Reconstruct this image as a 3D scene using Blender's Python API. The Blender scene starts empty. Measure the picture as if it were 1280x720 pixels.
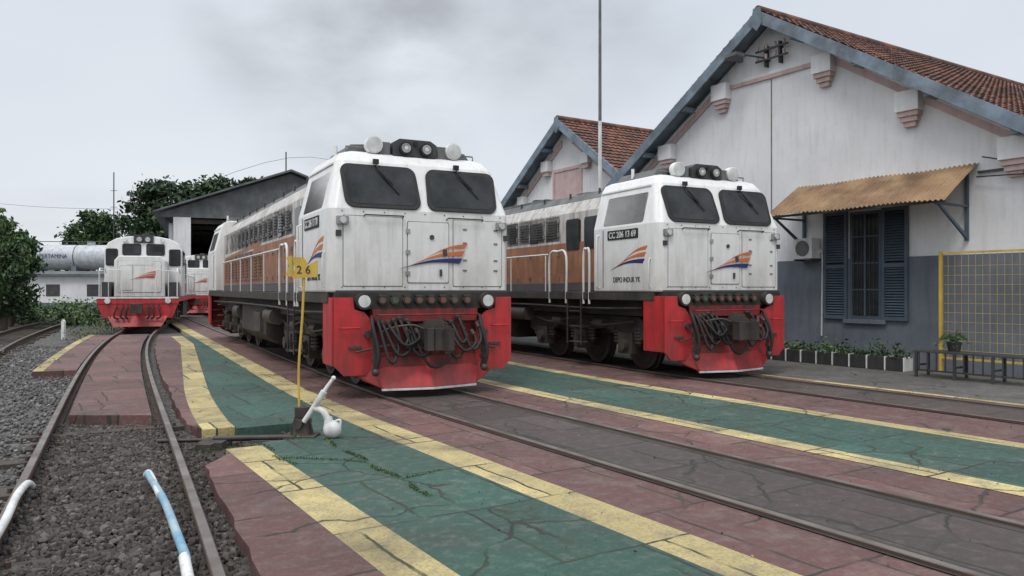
import bpy, bmesh, math, random
import numpy as np
from mathutils import Vector, Matrix
random.seed(7); np.random.seed(7)
scene=bpy.context.scene
scene.view_settings.view_transform='Standard'
scene.view_settings.look='None'
scene.view_settings.exposure=0
R=math.radians
# ------------------------------------------------------------------ materials
MATS={}
def newmat(name):
    m=bpy.data.materials.new(name); m.use_nodes=True
    nt=m.node_tree; nt.nodes.clear()
    out=nt.nodes.new('ShaderNodeOutputMaterial'); b=nt.nodes.new('ShaderNodeBsdfPrincipled')
    nt.links.new(b.outputs[0],out.inputs[0]); MATS[name]=m
    return m,nt,b
def N(nt,t,**kw):
    n=nt.nodes.new(t)
    for k,v in kw.items(): setattr(n,k,v)
    return n
def ramp(nt,src,stops):
    r=N(nt,'ShaderNodeValToRGB'); e=r.color_ramp.elements
    while len(e)<len(stops): e.new(.5)
    for i,(p,c) in enumerate(stops):
        e[i].position=p; e[i].color=(c,c,c,1) if not isinstance(c,tuple) else (*c,1)
    nt.links.new(src,r.inputs[0]); return r.outputs[0]
def mix(nt,f,a,b,mode='MIX'):
    m=N(nt,'ShaderNodeMixRGB',blend_type=mode)
    for i,v in ((0,f),(1,a),(2,b)):
        if isinstance(v,(int,float)): m.inputs[i].default_value=v if i==0 else (v,v,v,1)
        elif isinstance(v,tuple): m.inputs[i].default_value=(*v[:3],1)
        else: nt.links.new(v,m.inputs[i])
    return m.outputs[0]
def math_(nt,op,a,b=None):
    m=N(nt,'ShaderNodeMath',operation=op)
    for i,v in ((0,a),(1,b)):
        if v is None: continue
        if isinstance(v,(int,float)): m.inputs[i].default_value=v
        else: nt.links.new(v,m.inputs[i])
    return m.outputs[0]
def coords(nt,scale=(1,1,1),rot=(0,0,0)):
    tc=N(nt,'ShaderNodeTexCoord'); mp=N(nt,'ShaderNodeMapping')
    mp.inputs['Scale'].default_value=scale; mp.inputs['Rotation'].default_value=rot
    nt.links.new(tc.outputs['Object'],mp.inputs[0]); return mp.outputs[0]
def noise(nt,vec,scale,detail=4,rough=.55):
    n=N(nt,'ShaderNodeTexNoise'); n.inputs['Scale'].default_value=scale
    n.inputs['Detail'].default_value=min(detail,6); n.inputs['Roughness'].default_value=rough
    nt.links.new(vec,n.inputs['Vector']); return n.outputs['Fac']
def bump(nt,b,h,strength=.3,dist=.02):
    bp=N(nt,'ShaderNodeBump'); bp.inputs['Strength'].default_value=strength; bp.inputs['Distance'].default_value=dist
    nt.links.new(h,bp.inputs['Height']); nt.links.new(bp.outputs[0],b.inputs['Normal'])
def pmat(name,col,col2=None,scale=3,rough=.5,metal=0,dirt=(.10,.085,.07),dirtamt=.35,streak=True,bmp=.1,bscale=30,lo=.48,hi=.75,spec=.5,zg=None):
    m,nt,b=newmat(name)
    if col2 is None: col2=tuple(c*.82 for c in col)
    v=coords(nt); n1=noise(nt,v,scale,4)
    c=mix(nt,ramp(nt,n1,[(.35,0.),(.65,1.)]),col,col2)
    v2=coords(nt,(5,5,.7) if streak else (1,1,1))
    n2=noise(nt,v2,1.6,5,.65)
    f=math_(nt,'MULTIPLY',ramp(nt,n2,[(lo,0.),(hi,1.)]),dirtamt)
    c=mix(nt,f,c,dirt)
    if zg:   # grime thrown up from the track, strongest low on the body
        sp=N(nt,'ShaderNodeSeparateXYZ'); nt.links.new(v,sp.inputs[0])
        mr=N(nt,'ShaderNodeMapRange'); mr.inputs[1].default_value=zg[0]; mr.inputs[2].default_value=zg[1]; mr.inputs[3].default_value=1; mr.inputs[4].default_value=0
        nt.links.new(sp.outputs[2],mr.inputs[0])
        g=math_(nt,'MULTIPLY',mr.outputs[0],ramp(nt,noise(nt,v2,1.1,5,.7),[(.30,.15),(.62,1.)]))
        c=mix(nt,math_(nt,'MULTIPLY',g,zg[2]),c,dirt)
    n4=noise(nt,v,60,2,.6)
    c=mix(nt,math_(nt,'MULTIPLY',ramp(nt,n4,[(.62,0.),(.72,1.)]),dirtamt*.5),c,dirt)
    nt.links.new(c,b.inputs['Base Color'])
    rr=N(nt,'ShaderNodeMapRange'); rr.inputs[3].default_value=max(0.03,rough-.1); rr.inputs[4].default_value=min(1,rough+.15)
    nt.links.new(n2,rr.inputs[0]); nt.links.new(rr.outputs[0],b.inputs['Roughness'])
    b.inputs['Metallic'].default_value=metal
    b.inputs['Specular IOR Level'].default_value=spec
    if bmp>0: bump(nt,b,noise(nt,v,bscale,3),bmp,.01)
    return m
W=pmat('loco_white',(.80,.80,.78),(.72,.72,.70),dirtamt=.48,rough=.38,bmp=.06,bscale=5,dirt=(.25,.21,.165),lo=.50,hi=.85,zg=(1.4,2.3,.5))
W2=pmat('loco_white_weathered',(.62,.61,.58),(.48,.46,.43),scale=1.5,dirtamt=.85,rough=.5,bmp=.06,bscale=5,dirt=(.19,.12,.08),lo=.44,hi=.74)
RED=pmat('loco_red',(.56,.030,.036),(.44,.024,.028),dirtamt=.65,rough=.45,dirt=(.085,.035,.03),lo=.43,hi=.72,zg=(.1,.7,.55))
RED2=pmat('loco_red_dirty',(.34,.024,.024),(.18,.02,.02),dirtamt=.85,rough=.6,dirt=(.04,.024,.022),lo=.38,hi=.64)
BLK=pmat('under_black',(.018,.017,.016),(.045,.038,.032),dirtamt=.7,rough=.7,dirt=(.09,.07,.055),streak=False,lo=.45,hi=.8)
IRON=pmat('dirty_iron',(.028,.025,.023),(.065,.052,.043),dirtamt=.6,rough=.55,dirt=(.11,.08,.06),streak=False)
ORG=pmat('loco_orange',(.42,.175,.080),(.30,.13,.065),dirtamt=.85,rough=.55,dirt=(.15,.085,.058),lo=.38,hi=.70)
NAVY=pmat('loco_navy',(.05,.06,.10),(.065,.062,.075),dirtamt=.8,rough=.55,dirt=(.12,.09,.07),lo=.38,hi=.65)
ORG2=pmat('logo_orange',(.66,.17,.05),dirtamt=.25)
NAVY2=pmat('logo_navy',(.018,.025,.14),dirtamt=.2)
ROOFG=pmat('roof_grey',(.16,.165,.165),(.10,.105,.105),dirtamt=.5,rough=.7)
DKG=pmat('dark_grey_metal',(.05,.053,.053),(.035,.035,.035),dirtamt=.4,rough=.5)
SEAM=pmat('panel_seam',(.22,.21,.20),(.15,.14,.13),dirtamt=.4,rough=.6)
RUB=pmat('rubber',(.015,.015,.015),dirtamt=.4,rough=.65,dirt=(.07,.06,.05))
STEEL=pmat('steel',(.45,.45,.44),(.3,.3,.3),metal=.8,rough=.35,dirtamt=.2)
LENS=pmat('lamp_lens',(.75,.76,.74),(.5,.5,.48),rough=.12,dirtamt=.25)
LENSD=pmat('lamp_lens_dark',(.22,.23,.23),(.5,.5,.48),scale=9,rough=.08,dirtamt=.2)
LENSR=pmat('socket_rim',(.25,.05,.04),(.03,.10,.07),scale=3,rough=.4,dirtamt=.4)
GLASS=pmat('window_glass',(.016,.018,.020),(.045,.05,.054),scale=1.9,rough=.12,dirtamt=.35,dirt=(.09,.09,.08),bmp=.0,spec=.22,streak=False)
BROWNW=pmat('door_brown',(.24,.10,.05),(.15,.07,.035),dirtamt=.5)
WALLW=pmat('plaster_white',(.74,.74,.745),(.63,.63,.64),scale=.6,rough=.9,dirtamt=.5,dirt=(.36,.33,.30),bmp=.35,bscale=12,lo=.50,hi=.9)
WALLG=pmat('plaster_bluegrey',(.17,.195,.225),(.125,.14,.165),scale=.9,rough=.85,dirtamt=.5,dirt=(.09,.09,.09),bmp=.3,bscale=12)
PINK=pmat('trim_pink',(.56,.42,.40),(.47,.34,.33),rough=.85,dirtamt=.5,dirt=(.25,.19,.18))
BARGE=pmat('barge_bluegrey',(.22,.28,.34),(.14,.18,.22),rough=.8,dirtamt=.75,dirt=(.09,.09,.09),streak=False,lo=.45,hi=.7)
SHUT=pmat('shutter_blue',(.085,.12,.155),(.065,.09,.12),rough=.7,dirtamt=.4)
AWN=pmat('awning_ochre',(.36,.24,.13),(.25,.145,.08),scale=2,rough=.75,dirtamt=.75,dirt=(.11,.065,.04),streak=False,lo=.42,hi=.7)
YEL=pmat('paint_yellow',(.62,.42,.07),(.5,.33,.05),rough=.55,dirtamt=.5)
WHT=pmat('paint_white',(.75,.75,.73),dirtamt=.45,rough=.5)
BLU=pmat('paint_paleblue',(.16,.33,.45),(.35,.45,.5),scale=4,dirtamt=.5,rough=.6)
CORR=pmat('corrugated_grey',(.15,.165,.17),(.085,.09,.095),scale=1.2,rough=.75,dirtamt=.5)
WOOD=pmat('sleeper_wood',(.038,.032,.026),(.075,.063,.053),scale=6,rough=.95,dirtamt=.6,dirt=(.11,.095,.08),streak=False,bmp=.8)
RAILS=pmat('rail_side',(.085,.048,.032),(.055,.034,.026),rough=.8,dirtamt=.4,streak=False)
RAILT=pmat('rail_top',(.14,.11,.095),(.24,.21,.19),rough=.45,metal=.5,dirtamt=.6,streak=False)
SILV=pmat('tank_silver',(.55,.57,.60),(.42,.44,.46),rough=.5,dirtamt=.5)
BARK=pmat('bark',(.10,.075,.055),(.06,.045,.035),rough=.95,bmp=.5)
POT=pmat('planter_dark',(.03,.03,.032),dirtamt=.4,rough=.8)
INT=pmat('interior_dark',(.02,.02,.022),dirtamt=.1,rough=.9)
SOIL=pmat('trench_soil',(.05,.038,.03),(.03,.024,.02),scale=9,rough=.95,dirtamt=.6,dirt=(.10,.08,.065),streak=False,bmp=.9,bscale=25)
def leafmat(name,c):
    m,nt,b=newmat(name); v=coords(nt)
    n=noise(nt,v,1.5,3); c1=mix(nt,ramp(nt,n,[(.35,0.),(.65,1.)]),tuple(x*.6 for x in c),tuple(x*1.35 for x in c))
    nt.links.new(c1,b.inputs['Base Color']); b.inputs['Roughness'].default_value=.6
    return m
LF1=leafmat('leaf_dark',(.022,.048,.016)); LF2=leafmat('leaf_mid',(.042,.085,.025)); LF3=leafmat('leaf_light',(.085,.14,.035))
LFX=leafmat('leaf_far',(.05,.075,.05))
TH=R(32.4)
def pave(name,col,col2,worn=(.20,.185,.17),wornlo=.56,wornhi=.72,wornamt=.8,joint=True,rough=.8,bw=.85,rh=1.15,jcol=(.025,.024,.02),crack=1.,moss=.6):
    m,nt,b=newmat(name)
    v=coords(nt,(1,1,1),(0,0,-TH))
    wn=N(nt,'ShaderNodeTexNoise'); wn.inputs['Scale'].default_value=2.3; wn.inputs['Detail'].default_value=5; nt.links.new(v,wn.inputs['Vector'])
    vm=N(nt,'ShaderNodeVectorMath',operation='SCALE'); vm.inputs[3].default_value=.32
    nt.links.new(wn.outputs['Color'],vm.inputs[0])
    va=N(nt,'ShaderNodeVectorMath',operation='ADD'); nt.links.new(v,va.inputs[0]); nt.links.new(vm.outputs[0],va.inputs[1]); wv=va.outputs[0]
    n1=noise(nt,v,1.1,5,.6); c=mix(nt,ramp(nt,n1,[(.3,0.),(.7,1.)]),col,col2)
    n2=noise(nt,v,2.4,6,.72)
    c=mix(nt,math_(nt,'MULTIPLY',ramp(nt,n2,[(wornlo,0.),(wornhi,1.)]),wornamt),c,worn)
    n3=noise(nt,v,.75,6,.68)
    c=mix(nt,math_(nt,'MULTIPLY',ramp(nt,n3,[(.48,0.),(.68,1.)]),.6),c,(.05,.042,.036))
    n5=noise(nt,v,45,4,.7)
    c=mix(nt,math_(nt,'MULTIPLY',ramp(nt,n5,[(.32,1.),(.52,0.)]),.5),c,(.04,.035,.03))
    n6=noise(nt,v,11,5,.7)
    c=mix(nt,math_(nt,'MULTIPLY',ramp(nt,n6,[(.50,0.),(.66,1.)]),.45),c,worn)
    vo=N(nt,'ShaderNodeTexVoronoi',feature='DISTANCE_TO_EDGE'); vo.inputs['Scale'].default_value=.75; vo.inputs['Randomness'].default_value=1
    nt.links.new(wv,vo.inputs['Vector'])
    ck=ramp(nt,vo.outputs['Distance'],[(.003,1.),(.010,0.)])
    gate=ramp(nt,noise(nt,v,.7,2),[(.46,0.),(.52,crack)])
    ck=math_(nt,'MULTIPLY',ck,gate)
    h=ck
    if joint:
        br=N(nt,'ShaderNodeTexBrick'); br.inputs['Scale'].default_value=1; br.inputs['Brick Width'].default_value=bw
        br.inputs['Row Height'].default_value=rh; br.inputs['Mortar Size'].default_value=.013; br.inputs['Mortar Smooth'].default_value=.3
        br.inputs['Color1'].default_value=(.74,.74,.74,1); br.inputs['Color2'].default_value=(1.18,1.18,1.18,1); br.inputs['Mortar'].default_value=(1,1,1,1)
        br.offset=.35
        vv=N(nt,'ShaderNodeVectorMath',operation='SCALE'); vv.inputs[3].default_value=.085; nt.links.new(wn.outputs['Color'],vv.inputs[0])
        v3=N(nt,'ShaderNodeVectorMath',operation='ADD'); nt.links.new(v,v3.inputs[0]); nt.links.new(vv.outputs[0],v3.inputs[1])
        nt.links.new(v3.outputs[0],br.inputs['Vector'])
        c=mix(nt,1.,c,br.outputs['Color'],'MULTIPLY')
        jg=ramp(nt,noise(nt,v,1.9,3),[(.36,.15),(.5,1.)])
        h=math_(nt,'MAXIMUM',ck,math_(nt,'MULTIPLY',math_(nt,'MULTIPLY',br.outputs['Fac'],.95),jg))
    jc=mix(nt,math_(nt,'MULTIPLY',ramp(nt,noise(nt,v,1.3,3),[(.45,0.),(.58,1.)]),moss),jcol,(.035,.06,.018))
    c=mix(nt,h,c,jc)
    nt.links.new(c,b.inputs['Base Color'])
    rr=N(nt,'ShaderNodeMapRange'); rr.inputs[3].default_value=rough-.25; rr.inputs[4].default_value=rough+.15
    nt.links.new(n2,rr.inputs[0]); nt.links.new(rr.outputs[0],b.inputs['Roughness'])
    hh=math_(nt,'SUBTRACT',math_(nt,'MULTIPLY',n5,.4),h)
    hh=math_(nt,'ADD',hh,math_(nt,'MULTIPLY',n1,.8))
    bump(nt,b,hh,.7,.022)
    return m
PR=pave('paving_red',(.165,.070,.062),(.125,.060,.054),worn=(.21,.165,.145),rh=1.3,bw=1.0,wornlo=.50)
PG=pave('paving_green',(.024,.092,.064),(.036,.080,.062),worn=(.14,.165,.14),wornlo=.54,wornamt=.65)
PY=pave('paving_yellow',(.58,.47,.20),(.46,.37,.17),worn=(.24,.20,.14),wornlo=.50,wornhi=.66,wornamt=.8,rh=1.15,bw=.9)
PB=pave('paving_trackbed',(.088,.058,.053),(.060,.048,.043),worn=(.13,.11,.10),rh=.95,bw=1.2)
PC=pave('yard_concrete',(.12,.115,.105),(.085,.08,.072),worn=(.18,.17,.155),wornlo=.5,joint=False)
def gravel(name,c1,c2,sc=22):
    m,nt,b=newmat(name); v=coords(nt)
    vo=N(nt,'ShaderNodeTexVoronoi'); vo.inputs['Scale'].default_value=sc; nt.links.new(v,vo.inputs['Vector'])
    sep=N(nt,'ShaderNodeSeparateColor'); nt.links.new(vo.outputs['Color'],sep.inputs[0])
    c=mix(nt,sep.outputs[0],c1,c2)
    c=mix(nt,ramp(nt,vo.outputs['Distance'],[(.25,0.),(.7,.8)]),c,(.02,.018,.016))
    n=noise(nt,v,.5,5); c=mix(nt,math_(nt,'MULTIPLY',ramp(nt,n,[(.45,0.),(.65,1.)]),.5),c,(.07,.06,.045))
    nt.links.new(c,b.inputs['Base Color']); b.inputs['Roughness'].default_value=.9
    bump(nt,b,math_(nt,'SUBTRACT',1.,vo.outputs['Distance']),.8,.03); return m
GRV=gravel('ballast_gravel',(.10,.095,.09),(.22,.21,.20))
m,nt,b=newmat('ground_earth'); v=coords(nt)
n=noise(nt,v,.08,6); c=mix(nt,ramp(nt,n,[(.42,0.),(.6,1.)]),(.11,.10,.085),(.05,.075,.03))
nt.links.new(mix(nt,math_(nt,'MULTIPLY',noise(nt,v,8,5),.6),c,(.05,.045,.04)),b.inputs['Base Color']); b.inputs['Roughness'].default_value=.95
EARTH=m
def stonemat(name,c1,c2):
    m,nt,b=newmat(name); g=N(nt,'ShaderNodeNewGeometry')
    c=mix(nt,ramp(nt,g.outputs['Random Per Island'],[(0.,0.),(.8,.35),(1.,1.)]),c1,c2); nt.links.new(c,b.inputs['Base Color']); b.inputs['Roughness'].default_value=.85; return m
STONE=stonemat('ballast_stone',(.035,.029,.025),(.15,.13,.115)); STONE2=stonemat('ballast_stone_pale',(.09,.085,.08),(.28,.27,.26))
m,nt,b=newmat('roof_tile'); v=coords(nt)
br=N(nt,'ShaderNodeTexBrick'); br.inputs['Scale'].default_value=1; br.inputs['Brick Width'].default_value=.22; br.inputs['Row Height'].default_value=.24
br.inputs['Color1'].default_value=(.10,.042,.03,1); br.inputs['Color2'].default_value=(.30,.12,.07,1); br.inputs['Mortar Size'].default_value=.0; br.offset=0
mp=N(nt,'ShaderNodeMapping'); mp.inputs['Rotation'].default_value=(0,0,R(90)); nt.links.new(v,mp.inputs[0]); nt.links.new(mp.outputs[0],br.inputs['Vector'])
c=mix(nt,math_(nt,'MULTIPLY',ramp(nt,noise(nt,v,.9,6,.7),[(.36,0.),(.60,1.)]),.8),br.outputs['Color'],(.05,.038,.032))
nt.links.new(c,b.inputs['Base Color']); b.inputs['Roughness'].default_value=.85; TILE=m
# ------------------------------------------------------------------ mesh builder
class MB:
    def __init__(s): s.v=[]; s.f=[]; s.fm=[]; s.sm=[]; s.mats=[]
    def mi(s,m):
        if m not in s.mats: s.mats.append(m)
        return s.mats.index(m)
    def add(s,vs,fs,m,sm=False,tf=None):
        o=len(s.v)
        for p in vs:
            p=tuple(p)
            if tf: p=tf(p)
            s.v.append(tuple(p))
        k=s.mi(m)
        for f in fs:
            s.f.append([i+o for i in f]); s.fm.append(k); s.sm.append(sm)
    def box(s,x0,x1,y0,y1,z0,z1,m,tf=None):
        vs=[(x0,y0,z0),(x1,y0,z0),(x1,y1,z0),(x0,y1,z0),(x0,y0,z1),(x1,y0,z1),(x1,y1,z1),(x0,y1,z1)]
        s.add(vs,[(0,3,2,1),(4,5,6,7),(0,1,5,4),(1,2,6,5),(2,3,7,6),(3,0,4,7)],m,tf=tf)
    def cyl(s,p0,p1,r0,m,r1=None,n=16,caps=True,tf=None):
        if r1 is None: r1=r0
        p0=Vector(p0);p1=Vector(p1); d=(p1-p0).normalized()
        a=d.orthogonal().normalized(); bb=d.cross(a)
        vs=[]
        for p,r in((p0,r0),(p1,r1)):
            for i in range(n):
                t=2*math.pi*i/n; vs.append(p+a*(r*math.cos(t))+bb*(r*math.sin(t)))
        s.add(vs,[(i,(i+1)%n,n+(i+1)%n,n+i) for i in range(n)],m,True,tf)
        if caps:
            s.add(vs[:n],[tuple(range(n-1,-1,-1))],m,False,tf); s.add(vs[n:],[tuple(range(n))],m,False,tf)
    def tube(s,pts,r,m,n=8,smooth=True,tf=None):
        pts=[Vector(p) for p in pts]
        if smooth and len(pts)>2:
            q=[]
            P=[pts[0]*2-pts[1]]+pts+[pts[-1]*2-pts[-2]]
            for i in range(1,len(P)-2):
                for k in range(5):
                    t=k/5; a,b2,c,d=P[i-1],P[i],P[i+1],P[i+2]
                    q.append(.5*((2*b2)+(c-a)*t+(2*a-5*b2+4*c-d)*t*t+(-a+3*b2-3*c+d)*t**3))
            q.append(pts[-1]); pts=q
        rs=r if isinstance(r,(list,tuple)) else None
        vs=[];up=None
        for i,p in enumerate(pts):
            d=(pts[min(i+1,len(pts)-1)]-pts[max(i-1,0)]).normalized()
            if up is None: up=d.orthogonal().normalized()
            a=(up-d*up.dot(d)).normalized(); up=a; bb=d.cross(a)
            rr=r if rs is None else rs[0]+(rs[1]-rs[0])*i/(len(pts)-1)
            for k in range(n):
                t=2*math.pi*k/n; vs.append(p+a*rr*math.cos(t)+bb*rr*math.sin(t))
        fs=[]
        for i in range(len(pts)-1):
            for k in range(n):
                fs.append((i*n+k,i*n+(k+1)%n,(i+1)*n+(k+1)%n,(i+1)*n+k))
        s.add(vs,fs,m,True,tf)
        s.add(vs[:n],[tuple(range(n-1,-1,-1))],m,False,tf); s.add(vs[-n:],[tuple(range(n))],m,False,tf)
    def prism(s,poly,off,m,tf=None):
        n=len(poly); off=Vector(off); a=[Vector(p) for p in poly]; vs=a+[p+off for p in a]
        s.add(vs,[tuple(range(n-1,-1,-1)),tuple(range(n,2*n))]+[(i,(i+1)%n,n+(i+1)%n,n+i) for i in range(n)],m,tf=tf)
    def rrect(s,o,ex,ey,w,h,r,th,m,tf=None,seg=5,skew=0):
        o=Vector(o);ex=Vector(ex).normalized();ey=Vector(ey).normalized();en=ex.cross(ey)
        poly=[]
        for cx,cy,a0 in((w/2-r,h/2-r,0),(-w/2+r,h/2-r,90),(-w/2+r,-h/2+r,180),(w/2-r,-h/2+r,270)):
            for k in range(seg+1):
                a=R(a0+90*k/seg); x=cx+r*math.cos(a); y=cy+r*math.sin(a)
                poly.append(o+ex*(x+skew*y)+ey*y)
        s.prism(poly,en*th,m,tf)
    def panel(s,o,ex,ey,w,h,r,th,m,tf=None):
        s.rrect(o,ex,ey,w+.022,h+.022,r,th*.4,SEAM,tf); s.rrect(o,ex,ey,w,h,r,th,m,tf)
    def sphere(s,c,r,m,n=16,k=10,sc=(1,1,1),tf=None):
        vs=[];fs=[]
        for i in range(k+1):
            ph=math.pi*i/k
            for j in range(n):
                t=2*math.pi*j/n; vs.append((c[0]+r*sc[0]*math.sin(ph)*math.cos(t),c[1]+r*sc[1]*math.sin(ph)*math.sin(t),c[2]+r*sc[2]*math.cos(ph)))
        for i in range(k):
            for j in range(n): fs.append((i*n+j,(i+1)*n+j,(i+1)*n+(j+1)%n,i*n+(j+1)%n))
        s.add(vs,fs,m,True,tf)
    def build(s,name,parent=None,bev=0,recalc=True,seg=2):
        me=bpy.data.meshes.new(name); me.from_pydata(s.v,[],s.f)
        for m in s.mats: me.materials.append(m)
        me.polygons.foreach_set('material_index',s.fm); me.polygons.foreach_set('use_smooth',s.sm)
        me.update()
        if recalc:
            bm=bmesh.new(); bm.from_mesh(me); bmesh.ops.recalc_face_normals(bm,faces=bm.faces); bm.to_mesh(me); bm.free()
        ob=bpy.data.objects.new(name,me); scene.collection.objects.link(ob)
        if parent: ob.parent=parent
        if bev>0:
            md=ob.modifiers.new('bevel','BEVEL'); md.width=bev; md.segments=seg; md.limit_method='ANGLE'; md.angle_limit=R(35)
        return ob
def empty(name,loc=(0,0,0),rz=0):
    e=bpy.data.objects.new(name,None); e.empty_display_size=.3; e.location=loc; e.rotation_euler=(0,0,rz); scene.collection.objects.link(e); return e
def text(s,size,loc,rot,mat,parent,name,align='CENTER',ext=.002,sx=1,bold=0):
    c=bpy.data.curves.new(name,'FONT'); c.body=s; c.size=size; c.align_x=align; c.align_y='CENTER'; c.extrude=ext; c.offset=bold
    c.materials.append(mat); o=bpy.data.objects.new(name,c); scene.collection.objects.link(o)
    o.location=loc; o.rotation_euler=rot; o.scale=(sx,1,1); o.parent=parent; return o
# ------------------------------------------------------------------ yard layout curves
def heading(s):
    t=min(1,max(0,(s-7.5)/5.5)); return R(32.4-5.1*t)
SS=np.arange(-40,70.01,.25); BX=np.zeros_like(SS); BY=np.zeros_like(SS)
i0=int(np.argmin(abs(SS)))
for i in range(i0+1,len(SS)):
    h=heading((SS[i]+SS[i-1])/2); BX[i]=BX[i-1]-math.sin(h)*.25; BY[i]=BY[i-1]+math.cos(h)*.25
for i in range(i0-1,-1,-1):
    h=heading(SS[i]); BX[i]=BX[i+1]+math.sin(h)*.25; BY[i]=BY[i+1]-math.cos(h)*.25
def P(s,n):
    h=heading(s); return (float(np.interp(s,SS,BX))+n*math.cos(h),float(np.interp(s,SS,BY))+n*math.sin(h))
def pl(s0,s1,nf,step=.5):
    k=max(2,int(abs(s1-s0)/step)+1)
    return [P(s,nf(s) if callable(nf) else nf) for s in np.linspace(s0,s1,k)]
def catmull(pts,k=8):
    p=[Vector((*q,0)) for q in pts]; P_=[p[0]*2-p[1]]+p+[p[-1]*2-p[-2]]; q=[]
    for i in range(1,len(P_)-2):
        for j in range(k):
            t=j/k; a,b,c,d=P_[i-1],P_[i],P_[i+1],P_[i+2]
            q.append(.5*((2*b)+(c-a)*t+(2*a-5*b+4*c-d)*t*t+(-a+3*b-3*c+d)*t**3))
    q.append(p[-1]); return [(v.x,v.y) for v in q]
def offset(line,d):
    out=[]
    for i in range(len(line)):
        a=Vector(line[max(0,i-1)]);b=Vector(line[min(len(line)-1,i+1)]); t=(b-a).normalized()
        out.append((line[i][0]+t.y*d,line[i][1]-t.x*d))
    return out
def ruled(mb,A,B,z,m,thick=0,cross=3):
    n=min(len(A),len(B)); vs=[];fs=[]
    for i in range(n):
        for k in range(cross+1):
            t=k/cross; vs.append((A[i][0]*(1-t)+B[i][0]*t,A[i][1]*(1-t)+B[i][1]*t,z))
    c=cross+1
    for i in range(n-1):
        for k in range(cross): fs.append((i*c+k,i*c+k+1,(i+1)*c+k+1,(i+1)*c+k))
    mb.add(vs,fs,m)
    if thick:
        ring=[A[i] for i in range(n)]+[B[i] for i in range(n-1,-1,-1)]
        k=len(ring); vs=[(x,y,z) for x,y in ring]+[(x,y,z-thick) for x,y in ring]
        mb.add(vs,[(i,(i+1)%k,k+(i+1)%k,k+i) for i in range(k)],m)
def resample(line,n):
    L=[0]
    for i in range(1,len(line)): L.append(L[-1]+math.dist(line[i],line[i-1]))
    t=np.linspace(0,L[-1],n); xs=[a[0] for a in line]; ys=[a[1] for a in line]
    return list(zip(np.interp(t,L,xs),np.interp(t,L,ys)))
def sweep(mb,line,prof,m):
    k=len(prof); vs=[];fs=[]
    offs=[offset(line,p[0]) for p in prof]
    for i in range(len(line)):
        for j in range(k): vs.append((offs[j][i][0],offs[j][i][1],prof[j][1]))
    for i in range(len(line)-1):
        for j in range(k): fs.append((i*k+j,i*k+(j+1)%k,(i+1)*k+(j+1)%k,(i+1)*k+j))
    mb.add(vs,fs,m)
def rails(mb,line,g=.5335+.033):
    for sgn in(-1,1):
        l=offset(line,sgn*g)
        sweep(mb,l,[(-.033,-.012),(-.033,.026),(.033,.026),(.033,-.012)],RAILS)
        sweep(mb,l,[(-.03,.020),(-.027,.031),(.027,.031),(.03,.020)],RAILT)
        sweep(mb,l,[(-.01,-.115),(-.01,-.012),(.01,-.012),(.01,-.115)],RAILS)
        sweep(mb,l,[(-.06,-.125),(-.06,-.105),(.06,-.105),(.06,-.125)],RAILS)
cp=[(.9,-2.2),(-.75,1.2),(-2.15,4),(-3.95,7.4),(-5.5,10.43),(-7.2,14.0),(-8.4,16.5),(-10.85,21.8),(-13.65,28.0),(-16.2,35.0),(-18.5,42.5),(-20.3,49),(-24,62),(-28,78)]
pf=np.polyfit([p[1] for p in cp],[p[0] for p in cp],5,w=[1,1,3,3,3,3,3,3,4,2,3,1,1,.5])
LT=[(float(np.polyval(pf,y)),float(y)) for y in np.concatenate([np.arange(-2.2,30,.4),np.arange(30,78,1.)])]
MT=pl(-8,62,4.73); RT=pl(-8,50,9.98)
FT=catmull([(-6.5,7),(-11.9,16.5),(-16.3,25),(-21.2,36),(-26,50),(-31,70)],10)
def sub(line,y0,y1): return [p for p in line if y0<=p[1]<=y1]
mb=MB(); k=48; vs=[(0,40,-.17)]+[(900*math.cos(2*math.pi*i/k),40+900*math.sin(2*math.pi*i/k),-.17) for i in range(k)]
mb.add(vs,[(0,1+i,1+(i+1)%k) for i in range(k)],EARTH); mb.build('ground',recalc=False)
mb=MB(); mb.add([(-40,-6,-.13),(4,-6,-.13),(-6,20,-.13),(-14,40,-.13),(-20,70,-.13),(-44,70,-.13)],[(0,1,2,3,4,5)],GRV); mb.build('gravel_ground',recalc=False)
mb=MB()
n1=lambda s:1.6+.9*min(1,max(0,(s-9)/14))
ruled(mb,pl(-7,45,3.45),pl(-7,45,11.05),0,PR,.16,8)
mb.build('paved_yard_red')
def ytrim(f,w): return lambda s:f(s)+w
mb=MB()
def jag(line,a):
    return [(x+random.uniform(-a,a),y+random.uniform(-a,a)) for x,y in line]
def seg_left(s0,s1,y0,y1):
    B=pl(s0,s1,n1,.3); A=jag(resample(sub(offset(LT,.76),y0,y1),len(B)),.018); ruled(mb,A,B,0,PR,.16,3)
seg_left(-6,7.35,-3.5,6.55)
seg_left(8.85,28,8.3,25)
A=sub(offset(LT,-.44),8.9,26); B=sub(offset(LT,.44),8.9,26); n_=60
ruled(mb,resample(A,n_),resample(B,n_),-.004,PR,.14,2)
A=sub(offset(LT,-1.35),14,25.5); B=sub(offset(LT,-.64),14,25.5)
ruled(mb,resample(A,40),resample(B,40),0,PR,.14,2)
mb.build('paved_footway_red')
mb=MB()
A=sub(offset(LT,-1.35),14,25.5); B=sub(offset(LT,-1.17),14,25.5)
ruled(mb,resample(A,40),resample(B,40),.005,PY,0,1)
for a,b_ in((-7,7.55),(8.75,27)):
    ruled(mb,pl(a,b_,n1),pl(a,b_,ytrim(n1,.33)),0,PY,.16,1)
ruled(mb,pl(-7,44,3.1),jag(pl(-7,44,3.45),.006),.0,PY,.16,1)
ruled(mb,pl(-7,44,6.1),pl(-7,44,6.38),.005,PY,0,1)
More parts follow.
